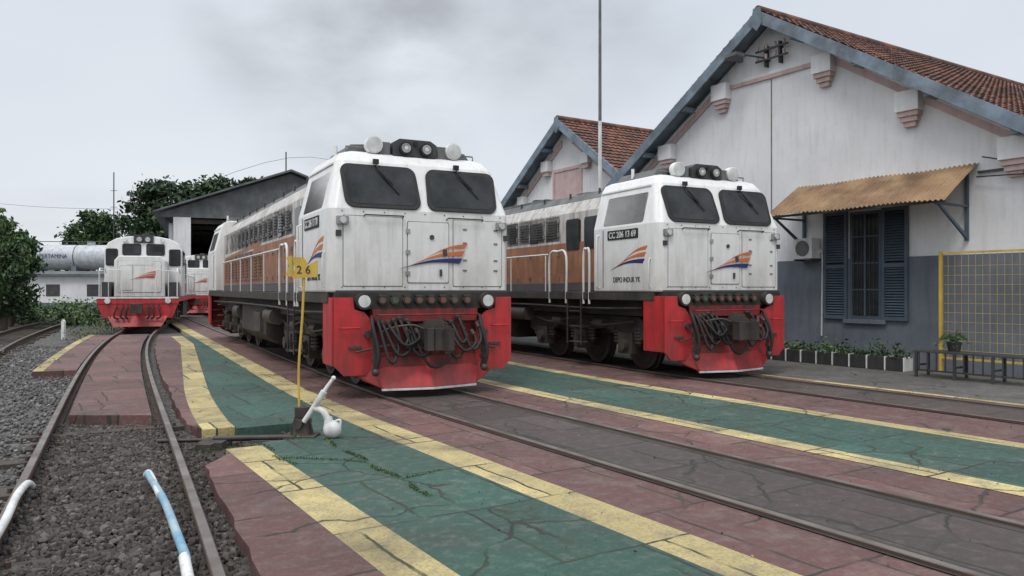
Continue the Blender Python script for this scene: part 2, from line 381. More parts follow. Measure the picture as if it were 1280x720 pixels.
ruled(mb,pl(-7,44,7.95),pl(-7,44,8.2),.005,PY,0,1)
ruled(mb,pl(-7,44,10.85),pl(-7,44,11.0),.005,PY,0,1)
mb.build('yellow_line_markings')
mb=MB()
ruled(mb,pl(-7,7.7,ytrim(n1,.33)),pl(-7,7.7,3.1),0,PG,.16,3)
ruled(mb,pl(8.65,27,ytrim(n1,.33)),pl(8.65,27,3.1),0,PG,.16,3)
ruled(mb,pl(7.7,8.65,2.55,.1),pl(7.7,8.65,3.1,.1),-.003,PG,.16,3)
ruled(mb,pl(-7,44,6.38),pl(-7,44,7.95),.004,PG,0,4)
mb.build('green_walkway')
mb=MB()
A=[P(s,.62) for s in np.linspace(7.0,9.2,12)]; B=[P(s,2.7) for s in np.linspace(7.0,9.2,12)]
ruled(mb,A,B,-.112,SOIL,0,8)
for i,q in enumerate(mb.v): mb.v[i]=(q[0],q[1],q[2]+random.uniform(-.012,.02))
mb.build('trench_floor')
mb=MB()
ruled(mb,pl(-9,48,11.05),pl(-9,48,19),-.012,PC,.14,6); mb.build('concrete_apron')
def embedded(name,line):
    mb=MB(); rails(mb,line)
    for sgn in(-1,1):
        ruled(mb,offset(line,sgn*.535-.09),offset(line,sgn*.535+.09),.009,BLK,0,1)
    ruled(mb,offset(line,-.445),offset(line,.445),.007,PB,0,2)
    return mb.build(name,recalc=True)
embedded('railway_track',MT); embedded('railway_track',RT)
def opentrack(name,line,ya,yb):
    mb=MB(); rails(mb,line); d=0
    for i in range(1,len(line)):
        a=Vector(line[i-1]); b=Vector(line[i]); L=(b-a).length; t=(b-a).normalized(); p=Vector((t.y,-t.x))
        while d<L:
            c=a+t*d
            if ya<c.y<yb:
                w=.105+random.uniform(-.015,.02); l=.85+random.uniform(-.12,.08); j=random.uniform(-.03,.03)
                zt=-.084+random.uniform(-.012,.008)
                q=[c+p*l+t*(w+j),c-p*l+t*(w-j),c-p*l-t*(w+j),c+p*l-t*(w-j)]
                mb.prism([(x.x,x.y,-.2) for x in q],(0,0,.2+zt),WOOD)
                for sg in(-1,1):
                    for e in(-.1,.1):
                        o=c+p*(sg*.566+e); mb.cyl((o.x,o.y,zt),(o.x,o.y,zt+.035),.018,RAILS,n=6)
            d+=.64+random.uniform(-.03,.03)
        d-=L
    return mb.build(name)
opentrack('railway_track',LT,-3,8.8)
opentrack('railway_track',FT,6,70)
def stones(name,pts,szr,mat,zb):
    t=(1+5**.5)/2
    iv=np.array([(-1,t,0),(1,t,0),(-1,-t,0),(1,-t,0),(0,-1,t),(0,1,t),(0,-1,-t),(0,1,-t),(t,0,-1),(t,0,1),(-t,0,-1),(-t,0,1)])/1.9
    fi=np.array([(0,11,5),(0,5,1),(0,1,7),(0,7,10),(0,10,11),(1,5,9),(5,11,4),(11,10,2),(10,7,6),(7,1,8),(3,9,4),(3,4,2),(3,2,6),(3,6,8),(3,8,9),(4,9,5),(2,4,11),(6,2,10),(8,6,7),(9,8,1)])
    n=len(pts); sz=np.random.uniform(*szr,n)
    V=iv[None]*(1+np.random.uniform(-.28,.28,(n,12,1)))*np.random.uniform(.6,1.2,(n,1,3))
    an=np.random.uniform(0,6.28,n); c,s_=np.cos(an),np.sin(an)
    X=V[:,:,0]*c[:,None]-V[:,:,1]*s_[:,None]; Y=V[:,:,0]*s_[:,None]+V[:,:,1]*c[:,None]
    V=np.stack([X,Y,V[:,:,2]],2)*sz[:,None,None]
    V[:,:,0]+=pts[:,0,None]; V[:,:,1]+=pts[:,1,None]; V[:,:,2]+=(zb+np.random.uniform(-.012,.018,n))[:,None]
    F=(fi[None]+12*np.arange(n)[:,None,None]).reshape(-1,3)
    me=bpy.data.meshes.new(name); me.from_pydata(V.reshape(-1,3).tolist(),[],F.tolist()); me.materials.append(mat)
    o=bpy.data.objects.new(name,me); scene.collection.objects.link(o)
ltx=lambda y:np.interp(y,[p[1] for p in LT],[p[0] for p in LT])
def scat(n,y0,y1,d0,d1):
    y=y0+(y1-y0)*np.random.rand(n)**1.15; d=np.random.uniform(d0,d1,n); return np.stack([ltx(y)+d/.88,y],1)
p1=scat(11000,2.5,9.0,-.55,.55); p2=scat(1800,2.5,8.5,.6,.80); p4=np.stack([np.random.uniform(-3.6,-2.2,260),np.random.uniform(7.2,8.6,260)],1)
stones('track_ballast',np.concatenate([p1,p2,p4]),(.014,.032),STONE,-.106)
p3=scat(13000,4,22,-5.5,-.62)
stones('gravel_stones',p3,(.016,.034),STONE2,-.112)
def leaves(name,cents,sizes,mats,upbias=0,parent=None,asp=.55,mi=None):
    n=len(cents); a=np.random.randn(n,3); a[:,2]+=upbias; a/=np.linalg.norm(a,axis=1)[:,None]
    r=np.random.randn(n,3); b=np.cross(a,r); b/=np.linalg.norm(b,axis=1)[:,None]
    A=a*sizes[:,None]; B=b*sizes[:,None]*asp
    V=np.stack([cents-A,cents+B*.9-A*.1,cents+A,cents-B*.9+A*.1],1).reshape(-1,3)
    me=bpy.data.meshes.new(name); me.from_pydata(V.tolist(),[],np.arange(4*n).reshape(-1,4).tolist())
    for m in mats: me.materials.append(m)
    if mi is None: mi=np.random.randint(0,len(mats),n)
    me.polygons.foreach_set('material_index',mi.astype(np.int32)); me.update()
    o=bpy.data.objects.new(name,me); scene.collection.objects.link(o)
    if parent: o.parent=parent
    return o
cs=[]
def weedline(s0,s1,na,nb,k,h=.012,sp=.012,gate=.2):
    for _ in range(k):
        t=random.random(); s=s0+(s1-s0)*t; n=na+(nb-na)*t+.03*math.sin(s*7)
        if math.sin(s*9+n*5+s0)+random.random()<gate: continue
        x,y=P(s,n); cs.append((x+random.gauss(0,sp),y+random.gauss(0,sp),random.uniform(0,h)))
weedline(5.0,7.6,2.5,2.52,1500,.016); weedline(5.6,5.7,2.5,2.9,160,gate=-.5); weedline(6.5,7.9,1.93,1.93,350); weedline(6.3,6.9,2.5,1.95,300)
weedline(7.45,7.75,1.2,2.5,450,.03,.03); weedline(10,22,3.1,3.1,300)
for _ in range(2500):
    i=random.randrange(len(LT)); x,y=LT[i]
    if 3<y<26: 
        d=random.choice([-.7,.68,-1.5,.68]); cs.append((x+d/.88+random.gauss(0,.05),y+random.uniform(-.5,.5),-.11+random.uniform(0,.05)))
cs=np.array(cs); leaves('grass_weeds',cs,np.random.uniform(.006,.018,len(cs)),[LF2,LF3,LF1],1.5,asp=.3)
pts=np.array([P(random.uniform(2,22),random.uniform(1.5,11)) for _ in range(1300)]); pts=np.concatenate([pts,np.random.uniform(.009,.014,(1300,1))],1)
leaves('fallen_leaves_and_grit',pts,np.random.uniform(.005,.015,1300),[SOIL,WOOD,AWN],0,asp=.6)
# ------------------------------------------------------------------ locomotive, dual cab
L=15.3
def stripe_logo(mb,o,ex,ez,w,m1,m2,th=.003):
    o=Vector(o);ex=Vector(ex);ez=Vector(ez);en=ex.cross(ez)
    def st(z0,z1,t0,t1,x0,x1,m,k=10):
        up=[];dn=[]
        for i in range(k+1):
            t=i/k; x=x0+(x1-x0)*t; zc=z0+(z1-z0)*(t**1.0)+.05*math.sin(t*math.pi)
            th_=t0+(t1-t0)*t; sk=.10*t
            up.append(o+ex*((x+sk*.5)*w)+ez*((zc+th_)*w)); dn.append(o+ex*(x*w)+ez*(zc*w))
        mb.prism(dn+up[::-1],en*th,m)
    st(-.19,-.10,.002,.075,-.5,.40,m2)
    st(-.14,.01,.002,.075,-.34,.44,m1)
    st(-.04,.12,.002,.065,-.12,.48,m1)
def bigloco(name,loc,theta,plate,logoside=True):
    e=empty(name,(loc[0],loc[1],.031),theta)
    idt=lambda p:p
    flip=lambda p:(p[0],L-p[1],p[2])
    lev=[(1.43,1.29,.10,1.375,.22),(2.58,1.29,.10,1.375,.22),(3.28,1.12,.36,1.20,.46),(3.40,1.05,.45,1.12,.56),(3.46,.92,.62,.98,.72)]
    for tag,tf in(('front',idt),('rear',flip)):
        mb=MB(); vs=[]
        for z,wf,yf,ws,ys in lev:
            vs+=[(-ws,2.05,z),(-ws,ys,z),(-wf,yf,z),(wf,yf,z),(ws,ys,z),(ws,2.05,z)]
        fs=[]
        for i in range(len(lev)-1):
            for k_ in range(6):
                fs.append((i*6+k_,i*6+(k_+1)%6,(i+1)*6+(k_+1)%6,(i+1)*6+k_))
        fs.append((5,4,3,2,1,0)); t=6*(len(lev)-1); fs.append(tuple(range(t,t+6)))
        mb.add(vs,fs,W,tf=tf)
        mb.build('cab_shell_'+tag,e,.03,seg=3)
        mb=MB()
        ey=Vector((0,.26,.70)).normalized()
        for u in(-.615,.615):
            o=Vector((u,.10+.26*.47,2.58+.70*.47))
            ex=Vector((1,0,0)); nrm=ex.cross(ey)
            sk=-.06 if u>0 else .06
            mb.rrect(o,ex,ey,1.10,.67,.13,.028,RUB,tf,skew=-sk)
            mb.rrect(o+nrm*.026,ex,ey,.99,.56,.10,.006,GLASS,tf,skew=-sk)
            top=o+ey*.36+nrm*.05+ex*(-.05)
            mb.tube([top,top-ey*.12+nrm*.02+ex*.03,top-ey*.33+ex*.22],.011,RUB,6,tf=tf)
            mb.tube([top-ey*.12+ex*.02+nrm*.01,top-ey*.48+ex*.30],.009,RUB,6,tf=tf)
            mb.box(top.x-.04,top.x+.04,top.y-.03,top.y+.02,top.z-.02,top.z+.05,RUB,tf)
            zz=2.50; mb.tube([(u-.28,.10,zz-.02),(u-.28,.04,zz),(u+.28,.04,zz),(u+.28,.10,zz-.02)],.011,DKG,6,False,tf=tf)
            s_=1 if u>0 else -1
            mb.box(s_*1.20-.08,s_*1.20+.08,.04,.11,2.36,2.47,STEEL,tf)
            mb.cyl((s_*1.20,.05,2.415),(s_*1.20,.02,2.415),.045,LENS,n=12,tf=tf)
            mb.box(s_*1.27-.015,s_*1.27+.06,.08,.12,2.20,2.28,DKG,tf)
        for sx in(-1,1):
            ex=Vector((0,-sx,0)) ; ez=Vector((-.175*sx,0,.70)).normalized()
            o=Vector((sx*(1.375-.175*.42),1.14,2.58+.7*.42)); nn=ex.cross(ez)
            mb.rrect(o,ex,ez,1.20,.54,.05,.024,RUB,tf)
            for yy in(.86,1.42):
                o=Vector((sx*(1.375-.175*.42),yy,2.58+.7*.42))
                mb.rrect(o+nn*.022,ex,ez,.52,.46,.03,.006,GLASS,tf)
            mb.box(sx*1.20-.03,sx*1.20+.05,.5,2.0,3.235,3.26,W,tf)
            mb.box(sx*1.376-.006,sx*1.376+.006,1.72,1.735,1.5,2.55,DKG,tf)
            mb.tube([(sx*1.375,1.86,1.5),(sx*1.43,1.86,1.52),(sx*1.43,1.86,2.45),(sx*1.375,1.86,2.47)],.014,W,6,False,tf=tf)
            mb.tube([(sx*1.375,.32,1.5),(sx*1.41,.32,1.55),(sx*1.41,.32,1.95),(sx*1.375,.32,2.0)],.012,W,6,False,tf=tf)
        mb.panel((.05,.10,2.0),(1,0,0),(0,0,1),.62,.86,.03,.012,W,tf)
        mb.panel((-.76,.10,2.0),(1,0,0),(0,0,1),.84,.96,.02,.007,W,tf)
        mb.panel((.83,.10,2.0),(1,0,0),(0,0,1),.78,.96,.02,.007,W,tf)
        for z_ in(1.7,2.0,2.3): mb.box(-.29,-.23,.075,.09,z_-.03,z_+.03,STEEL,tf)
        mb.box(.27,.33,.065,.09,1.95,2.05,DKG,tf); mb.box(.22,.25,.06,.09,1.66,1.76,DKG,tf)
        mb.box(-1.29,1.29,.085,.10,1.43,1.46,DKG,tf)
        for i in range(9):
            for z_ in (1.505,2.545): mb.cyl((-1.2+i*.3,.10,z_),(-1.2+i*.3,.092,z_),.009,DKG,n=6,tf=tf)
        for z_ in(1.75,1.9,2.15,2.35):
            for u in(.62,1.12): mb.box(u-.03,u+.03,.083,.098,z_-.012,z_+.012,SEAM,tf)
        mb.cyl((.1,.09,2.22),(.1,.07,2.22),.035,DKG,n=10,tf=tf)
        mb.box(-.66,.66,.62,1.5,3.44,3.56,DKG,tf)
        mb.prism([(-.34,.50,3.43),(.34,.50,3.43),(.34,.50,3.62),(.24,.50,3.68),(-.24,.50,3.68),(-.34,.50,3.62)],(0,.5,0),DKG,tf)
        for u in(-.16,.0,.16):
            if u==0: mb.cyl((0,.50,3.62),(0,.47,3.62),.035,RUB,n=10,tf=tf); continue
            mb.cyl((u,.52,3.54),(u,.44,3.54),.095,RUB,n=18,tf=tf); mb.cyl((u,.45,3.54),(u,.432,3.54),.07,LENSD,n=18,tf=tf); mb.cyl((u,.432,3.54),(u,.428,3.54),.03,LENS,n=12,tf=tf)
        for u in(-.62,.62):
            mb.cyl((u,.50,3.56),(u,.62,3.56),.125,W,n=20,tf=tf); mb.cyl((u,.49,3.56),(u,.50,3.56),.11,LENS,n=20,tf=tf)
            mb.cyl((u,.62,3.56),(u,.85,3.56),.08,DKG,n=12,tf=tf); mb.box(u-.05,u+.05,.62,.8,3.42,3.5,DKG,tf)
        for u in(-.45,.45): mb.box(u-.08,u+.08,.55,.72,3.44,3.62,ROOFG,tf)
        mb.prism([(-1.0,.75,3.45),(-.66,.75,3.45),(-.66,.75,3.60),(-.9,.75,3.58)],(0,1.1,0),ROOFG,tf)
        mb.prism([(1.0,.75,3.45),(.66,.75,3.45),(.66,.75,3.60),(.9,.75,3.58)],(0,1.1,0),ROOFG,tf)
        mb.cyl((-.95,1.4,3.44),(-.95,1.4,3.66),.03,W,n=8,tf=tf)
        mb.cyl((.3,1.25,3.56),(.3,1.25,3.72),.14,DKG,n=14,r1=.1,tf=tf)
        mb.tube([(-1.0,.66,3.47),(-1.0,.66,3.53),(1.0,.66,3.53),(1.0,.66,3.47)],.012,ROOFG,6,False,tf=tf)
        mb.build('cab_fittings_'+tag,e,.004)
        mb=MB()
        mb.box(-1.30,1.30,.06,.30,1.20,1.43,BLK,tf)
        for s_ in(-1,1):
            mb.prism([(s_*1.33,-.01,1.36),(s_*1.08,-.01,1.36),(s_*1.06,-.01,1.20),(s_*.92,-.01,1.16),(s_*.78,-.01,1.0),(s_*.74,-.01,.44),(s_*.90,-.01,.30),(s_*1.20,-.01,.30),(s_*1.33,-.01,.44)],(0,.05,0),RED,tf)
            mb.box(s_*1.33-.02,s_*1.33+.02,.045,.55,.44,1.36,RED,tf)
            for z_ in(.5,.85): mb.box(s_*1.12-.22,s_*1.12+.22,.1,.5,z_-.015,z_+.015,BLK,tf)
            mb.cyl((s_*.93,.06,1.31),(s_*.93,-.05,1.31),.115,BLK,n=18,tf=tf); mb.cyl((s_*.93,-.04,1.31),(s_*.93,-.058,1.31),.085,LENS,n=18,tf=tf)
            mb.tube([(s_*1.0,-.03,.95),(s_*1.0,-.07,.95),(s_*1.25,-.07,.95),(s_*1.25,-.03,.95)],.012,RED,6,False,tf=tf)
            mb.box(s_*1.05-.09,s_*1.05+.09,-.03,-.01,.66,.70,IRON,tf)
            mb.cyl((s_*.88,-.01,.86),(s_*.88,-.06,.86),.05,IRON,n=10,tf=tf)
        mb.prism([(-.80,.03,1.20),(.80,.03,1.20),(.78,.03,1.02),(-.78,.03,1.02)],(0,.05,0),RED2,tf)
        mb.box(-.8,.8,.12,.3,.35,1.2,RED2,tf)
        mb.box(-.3,.3,.09,.12,.6,1.0,BLK,tf)
        mb.box(-.78,.78,.02,.08,.53,.60,RED2,tf)
        for s_ in(-1,1):
            q=[(s_*.84,.02,.54),(0,-.06,.54),(0,-.24,.09),(s_*.70,-.10,.09)]
            mb.prism(q,(0,.03,0),RED2 ,tf)
            mb.prism([(s_*.80,-.01,.40),(0,-.125,.40),(0,-.262,.12),(s_*.70,-.12,.12)],(0,.02,0),RED,tf)
            mb.prism([(s_*.705,-.125,.085),(0,-.265,.085),(0,-.267,.115),(s_*.71,-.127,.115)],(0,.02,0),WHT,tf)
            mb.prism([(s_*.84,.02,.54),(s_*1.02,.05,.3),(s_*.93,.02,.22),(s_*.70,-.10,.12)],(0,.03,0),RED,tf)
        mb.build('pilot_'+tag,e,.006)
        mb=MB()
        for i,u in enumerate([-.66,-.48,-.30,-.12,.06,.24,.42,.62]):
            mb.cyl((u,.06,1.32),(u,-.01,1.32),.062,BLK,n=14,tf=tf); mb.cyl((u,-.005,1.32),(u,-.02,1.32),.042,LENSR,n=12,tf=tf)
            mb.box(u-.05,u+.05,-.0,.06,1.375,1.40,DKG,tf)
        mb.box(-.13,.13,-.02,.14,.62,.98,IRON,tf)
        mb.box(-.085,.085,-.34,.05,.70,.88,IRON,tf)
        mb.prism([(-.17,-.32,.64),(.10,-.32,.64),(.17,-.42,.64),(.17,-.58,.64),(.08,-.60,.64),(.04,-.47,.64),(-.06,-.45,.64),(-.11,-.52,.64),(-.19,-.50,.64)],(0,0,.30),IRON,tf)
        mb.cyl((.11,-.5,.60),(.11,-.5,.97),.05,IRON,n=12,tf=tf)
        mb.tube([(-.1,-.3,.9),(-.3,-.2,.98),(-.62,-.1,.93),(-.72,-.1,.85)],.014,IRON,6,tf=tf)
        mb.prism([(-.16,-.3,.94),(.16,-.3,.94),(.12,-.3,1.05),(-.12,-.3,1.05)],(0,.12,0),IRON,tf)
        rr=random.Random(3)
        for u0,u1,d in[(-.66,-.30,.42),(-.58,-.2,.30),(-.50,-.36,.34),(.28,.66,.36),(.36,.52,.28),(.46,.74,.45),(-.42,.05,.50),(.2,.5,.52),(-.74,-.5,.55),(-.3,.3,.62)]:
            z0=1.0+rr.uniform(-.03,.08)
            mb.tube([(u0,-.0,z0),(u0-.01,-.13,z0-.06),((u0*.6+u1*.4),-.22-rr.uniform(0,.08),z0-d),(u1,-.2,z0-d*.75),(u1+.02,-.09,z0-.12)],.021,RUB,8,tf=tf)
            mb.cyl((u0,.03,z0+.01),(u0,-.06,z0-.02),.035,IRON,n=10,tf=tf); mb.cyl((u1+.015,-.03,z0-.10),(u1+.015,-.12,z0-.16),.033,IRON,n=10,tf=tf)
        for u in(-.82,.80):
            for k_ in range(9):
                z_=.90-k_*.065
                mb.rrect((u+(.012 if k_%2 else -.012),-.09-k_*.006,z_),(1,0,0),(0,0,1),.06,.09,.028,.025,IRON,tf)
            mb.tube([(u,-.02,1.1),(u-.02,-.14,.95),(u+.04,-.2,.6),(u+.01,-.17,.36)],.028,RUB,8,tf=tf)
            mb.sphere((u+.01,-.17,.35),.055,IRON,10,8,tf=tf)
        mb.tube([(-.75,-.02,1.12),(-.75,-.09,1.12),(.75,-.09,1.12),(.75,-.02,1.12)],.012,RED2,6,False,tf=tf)
        mb.tube([(-1.05,-.04,.62),(-.6,-.08,.7),(-.3,-.1,.66),(.3,-.1,.66),(.6,-.08,.7),(1.05,-.04,.62)],.015,IRON,6,tf=tf)
        mb.build('coupler_and_hoses_'+tag,e)
    mb=MB(); stripe_logo(mb,(.12,.0775,1.95),(1,0,0),(0,0,1),1.02,ORG2,NAVY2)
    stripe_logo(mb,(-1.377,.95,2.02),(0,-1,0),(0,0,1),1.05,ORG2,NAVY2)
    mb.rrect((-1.376,1.12,2.44),(0,-1,0),(0,0,1),.92,.17,.02,.008,RUB)
    mb.build('livery_stripes',e)
    text(plate,.155,(-1.388,1.12,2.435),(R(90),0,R(-90)),WHT,e,'number_plate_text',sx=.92,bold=.002)
    text('DEPO INDUK YK',.125,(-1.379,1.0,1.64),(R(90),0,R(-90)),RUB,e,'depot_text',sx=.85,bold=.001)
    mb=MB(); hw=1.13
    sec=[(-hw,1.43),(-hw,3.02),(-.98,3.26),(.98,3.26),(hw,3.02),(hw,1.43)]
    mb.prism([(x,2.0,z) for x,z in sec],(0,L-4.0,0),W2)
    mb.build('hood_body',e,.02)
    mb=MB()
    sec=[(-.96,3.263),(-.80,3.43),(.80,3.43),(.96,3.263)]
    mb.prism([(x,2.1,z) for x,z in sec],(0,L-4.2,0),ROOFG)
    for y in(3.2,9.2,11.0): 
        mb.cyl((0,y+.5,3.43),(0,y+.5,3.5),.62,ROOFG,n=24); mb.cyl((0,y+.5,3.5),(0,y+.5,3.505),.54,BLK,n=24)
    mb.box(-.5,.5,5.4,7.6,3.43,3.56,ROOFG)
    mb.cyl((0,6.5,3.55),(0,6.5,3.66),.22,BLK,n=14)
    for y in np.arange(2.6,12.8,1.1):
        for sx in(-1,1): mb.box(sx*.86-.02,sx*.86+.02,y,y+.04,3.35,3.47,DKG)
    mb.build('hood_roof',e,.01)
    mb=MB()
    for sx in(-1,1):
        def band(pts,m,t=.005,off=0):
            mb.prism([(sx*(hw+off),y,z) for y,z in pts],(sx*t,0,0),m)
        band([(2.1,1.45),(13.2,1.45),(13.2,1.60),(2.1,1.60)],NAVY)
        band([(2.1,1.61),(13.2,1.61),(13.2,2.20),(8.5,2.22),(7.8,2.42),(2.1,2.42)],ORG)
        band([(7.0,2.43),(13.0,2.30),(13.0,2.36),(7.0,2.53)],ORG)
        y=3.7
        while y<12.6:
            w=.62
            mb.panel((sx*hw,y+w/2,2.73),(0,-sx,0),(0,0,1),w-.05,.50,.02,.018,W2)
            if int(y*10)%3!=0:
                for k_ in range(7):
                    mb.box(*sorted((sx*(hw+.016),sx*(hw+.03))),y+.10,y+w-.10,2.55+k_*.055,2.575+k_*.055,DKG)
            mb.panel((sx*(hw+.004),y+w/2,2.00),(0,-sx,0),(0,0,1),w-.05,.70,.02,.012,ORG)
            if 6.8<y<12.5:
                for k_ in range(9): mb.box(*sorted((sx*(hw+.012),sx*(hw+.03))),y+.08,y+w-.08,1.70+k_*.07,1.73+k_*.07,BROWNW)
            for z_ in(1.7,2.2,2.6,2.9): mb.box(*sorted((sx*(hw+.01),sx*(hw+.035))),y+.01,y+.04,z_-.04,z_+.04,STEEL)
            y+=w
        for yy,ww in((2.45,.62),(3.17,.56)):
            mb.panel((sx*hw,yy,2.13),(0,-sx,0),(0,0,1),ww,1.45,.04,.02,BROWNW)
            mb.rrect((sx*(hw+.02),yy,2.58),(0,-sx,0),(0,0,1),ww-.08,.62,.04,.006,GLASS)
        mb.rrect((sx*(hw+.02),4.8,2.68),(0,-sx,0),(0,0,1),.36,.4,.04,.006,GLASS)
        for ya,yb in((2.25,2.45),(3.1,3.75)):
            X=sx*1.34
            mb.tube([(X,ya,1.20),(X,ya,2.14),(X,(ya+yb)/2,2.24),(X,yb,2.14),(X,yb,1.20)],.024,W,8)
        X=sx*1.30
        mb.tube([(X,3.9,2.2),(X,12.0,2.2)],.016,W,6,False)
        for y in np.arange(4.0,12.2,1.6): mb.cyl((X,y,1.43),(X,y,2.2),.014,W,n=6)
    mb.build('hood_doors_and_rails',e)
    mb=MB()
    mb.box(-1.36,1.36,.25,L-.25,1.28,1.425,BLK)
    mb.box(-1.1,1.1,.3,L-.3,1.0,1.28,BLK)
    mb.prism([(-1.2,6.0,1.15),(-1.2,6.0,.55),(-.95,6.0,.35),(.95,6.0,.35),(1.2,6.0,.55),(1.2,6.0,1.15)],(0,3.2,0),BLK)
    for s_ in(-1,1):
        mb.cyl((s_*1.15,5.0,.95),(s_*1.15,5.8,.95),.16,IRON,n=14); mb.cyl((s_*1.15,9.4,.95),(s_*1.15,10.2,.95),.16,IRON,n=14)
        mb.box(s_*1.22-.05,s_*1.22+.05,6.3,7.1,.6,1.0,IRON)
        for y in(2.8,12.8): 
            for z_ in(.45,.75,1.05): mb.box(*sorted((s_*1.14,s_*1.34)),y-.2,y+.2,z_-.012,z_+.012,BLK)
        for y in(2.55,3.05): mb.box(s_*1.34-.012,s_*1.34+.012,y-.02,y+.02,.4,1.3,BLK)
        mb.tube([(s_*1.25,.7,1.15),(s_*1.28,2.4,1.12),(s_*1.28,5,1.15),(s_*1.28,10,1.15),(s_*1.25,14.5,1.12)],.025,IRON,6)
    mb.build('underframe_and_fuel_tank',e,.01)
    mb=MB()
    for yc in(3.1,L-3.1):
        for dy in(-1.55,0,1.55):
            y=yc+dy
            for s_ in(-1,1):
                mb.cyl((s_*.50,y,.47),(s_*.61,y,.47),.47,IRON,n=28); mb.cyl((s_*.46,y,.47),(s_*.50,y,.47),.50,IRON,n=28)
                mb.cyl((s_*.61,y,.47),(s_*.625,y,.47),.38,BLK,n=24)
                mb.cyl((s_*.60,y,.47),(s_*1.06,y,.47),.13,IRON,n=14)
                mb.box(*sorted((s_*.82,s_*1.02)),y-.22,y+.22,.30,.68,IRON)
                mb.cyl((s_*1.02,y,.47),(s_*1.10,y,.47),.11,IRON,n=14)
                for dd in(-.33,.33):
                    for q in range(5): mb.cyl((s_*.93,y+dd,.50+q*.06),(s_*.93,y+dd,.535+q*.06),.085,IRON,n=12)
                    mb.cyl((s_*.93,y+dd,.45),(s_*.93,y+dd,.85),.05,BLK,n=8)
                mb.box(*sorted((s_*.66,s_*.74)),y+.48,y+.56,.25,.75,IRON)
            mb.cyl((-.6,y,.47),(.6,y,.47),.09,IRON,n=12)
        for s_ in(-1,1):
            prof=[(-2.15,.62),(-2.15,.84),(-1.9,.98),(1.9,.98),(2.15,.84),(2.15,.62),(1.95,.55),(1.2,.62),(.9,.74),(.4,.70),(-.4,.70),(-.9,.74),(-1.2,.62),(-1.95,.55)]
            mb.prism([(s_*.86,yc+a,b_) for a,b_ in prof],(s_*.12,0,0),IRON)
            mb.tube([(s_*1.05,yc-1.9,.9),(s_*1.1,yc-.8,.8),(s_*1.07,yc,.92),(s_*1.1,yc+1.0,.8),(s_*1.05,yc+1.9,.9)],.02,IRON,6)
            for dy in(-.75,.8): mb.cyl((s_*1.03,yc+dy-.17,.83),(s_*1.03,yc+dy+.17,.83),.09,IRON,n=12)
            for dy in(-1.95,1.95): mb.tube([(s_*.57,yc+dy,1.0),(s_*.57,yc+dy*1.07,.5),(s_*.57,yc+dy*1.0,.12)],.02,IRON,6)
        mb.box(-.8,.8,yc-2.1,yc+2.1,.62,.95,BLK)
    mb.build('bogies_and_wheels',e)
    return e
bigloco('diesel_locomotive',(-1.20,10.90),R(27.4),'CC 206 13 70')
bigloco('diesel_locomotive',(3.68,13.15),R(27.0),'CC 206 13 69')
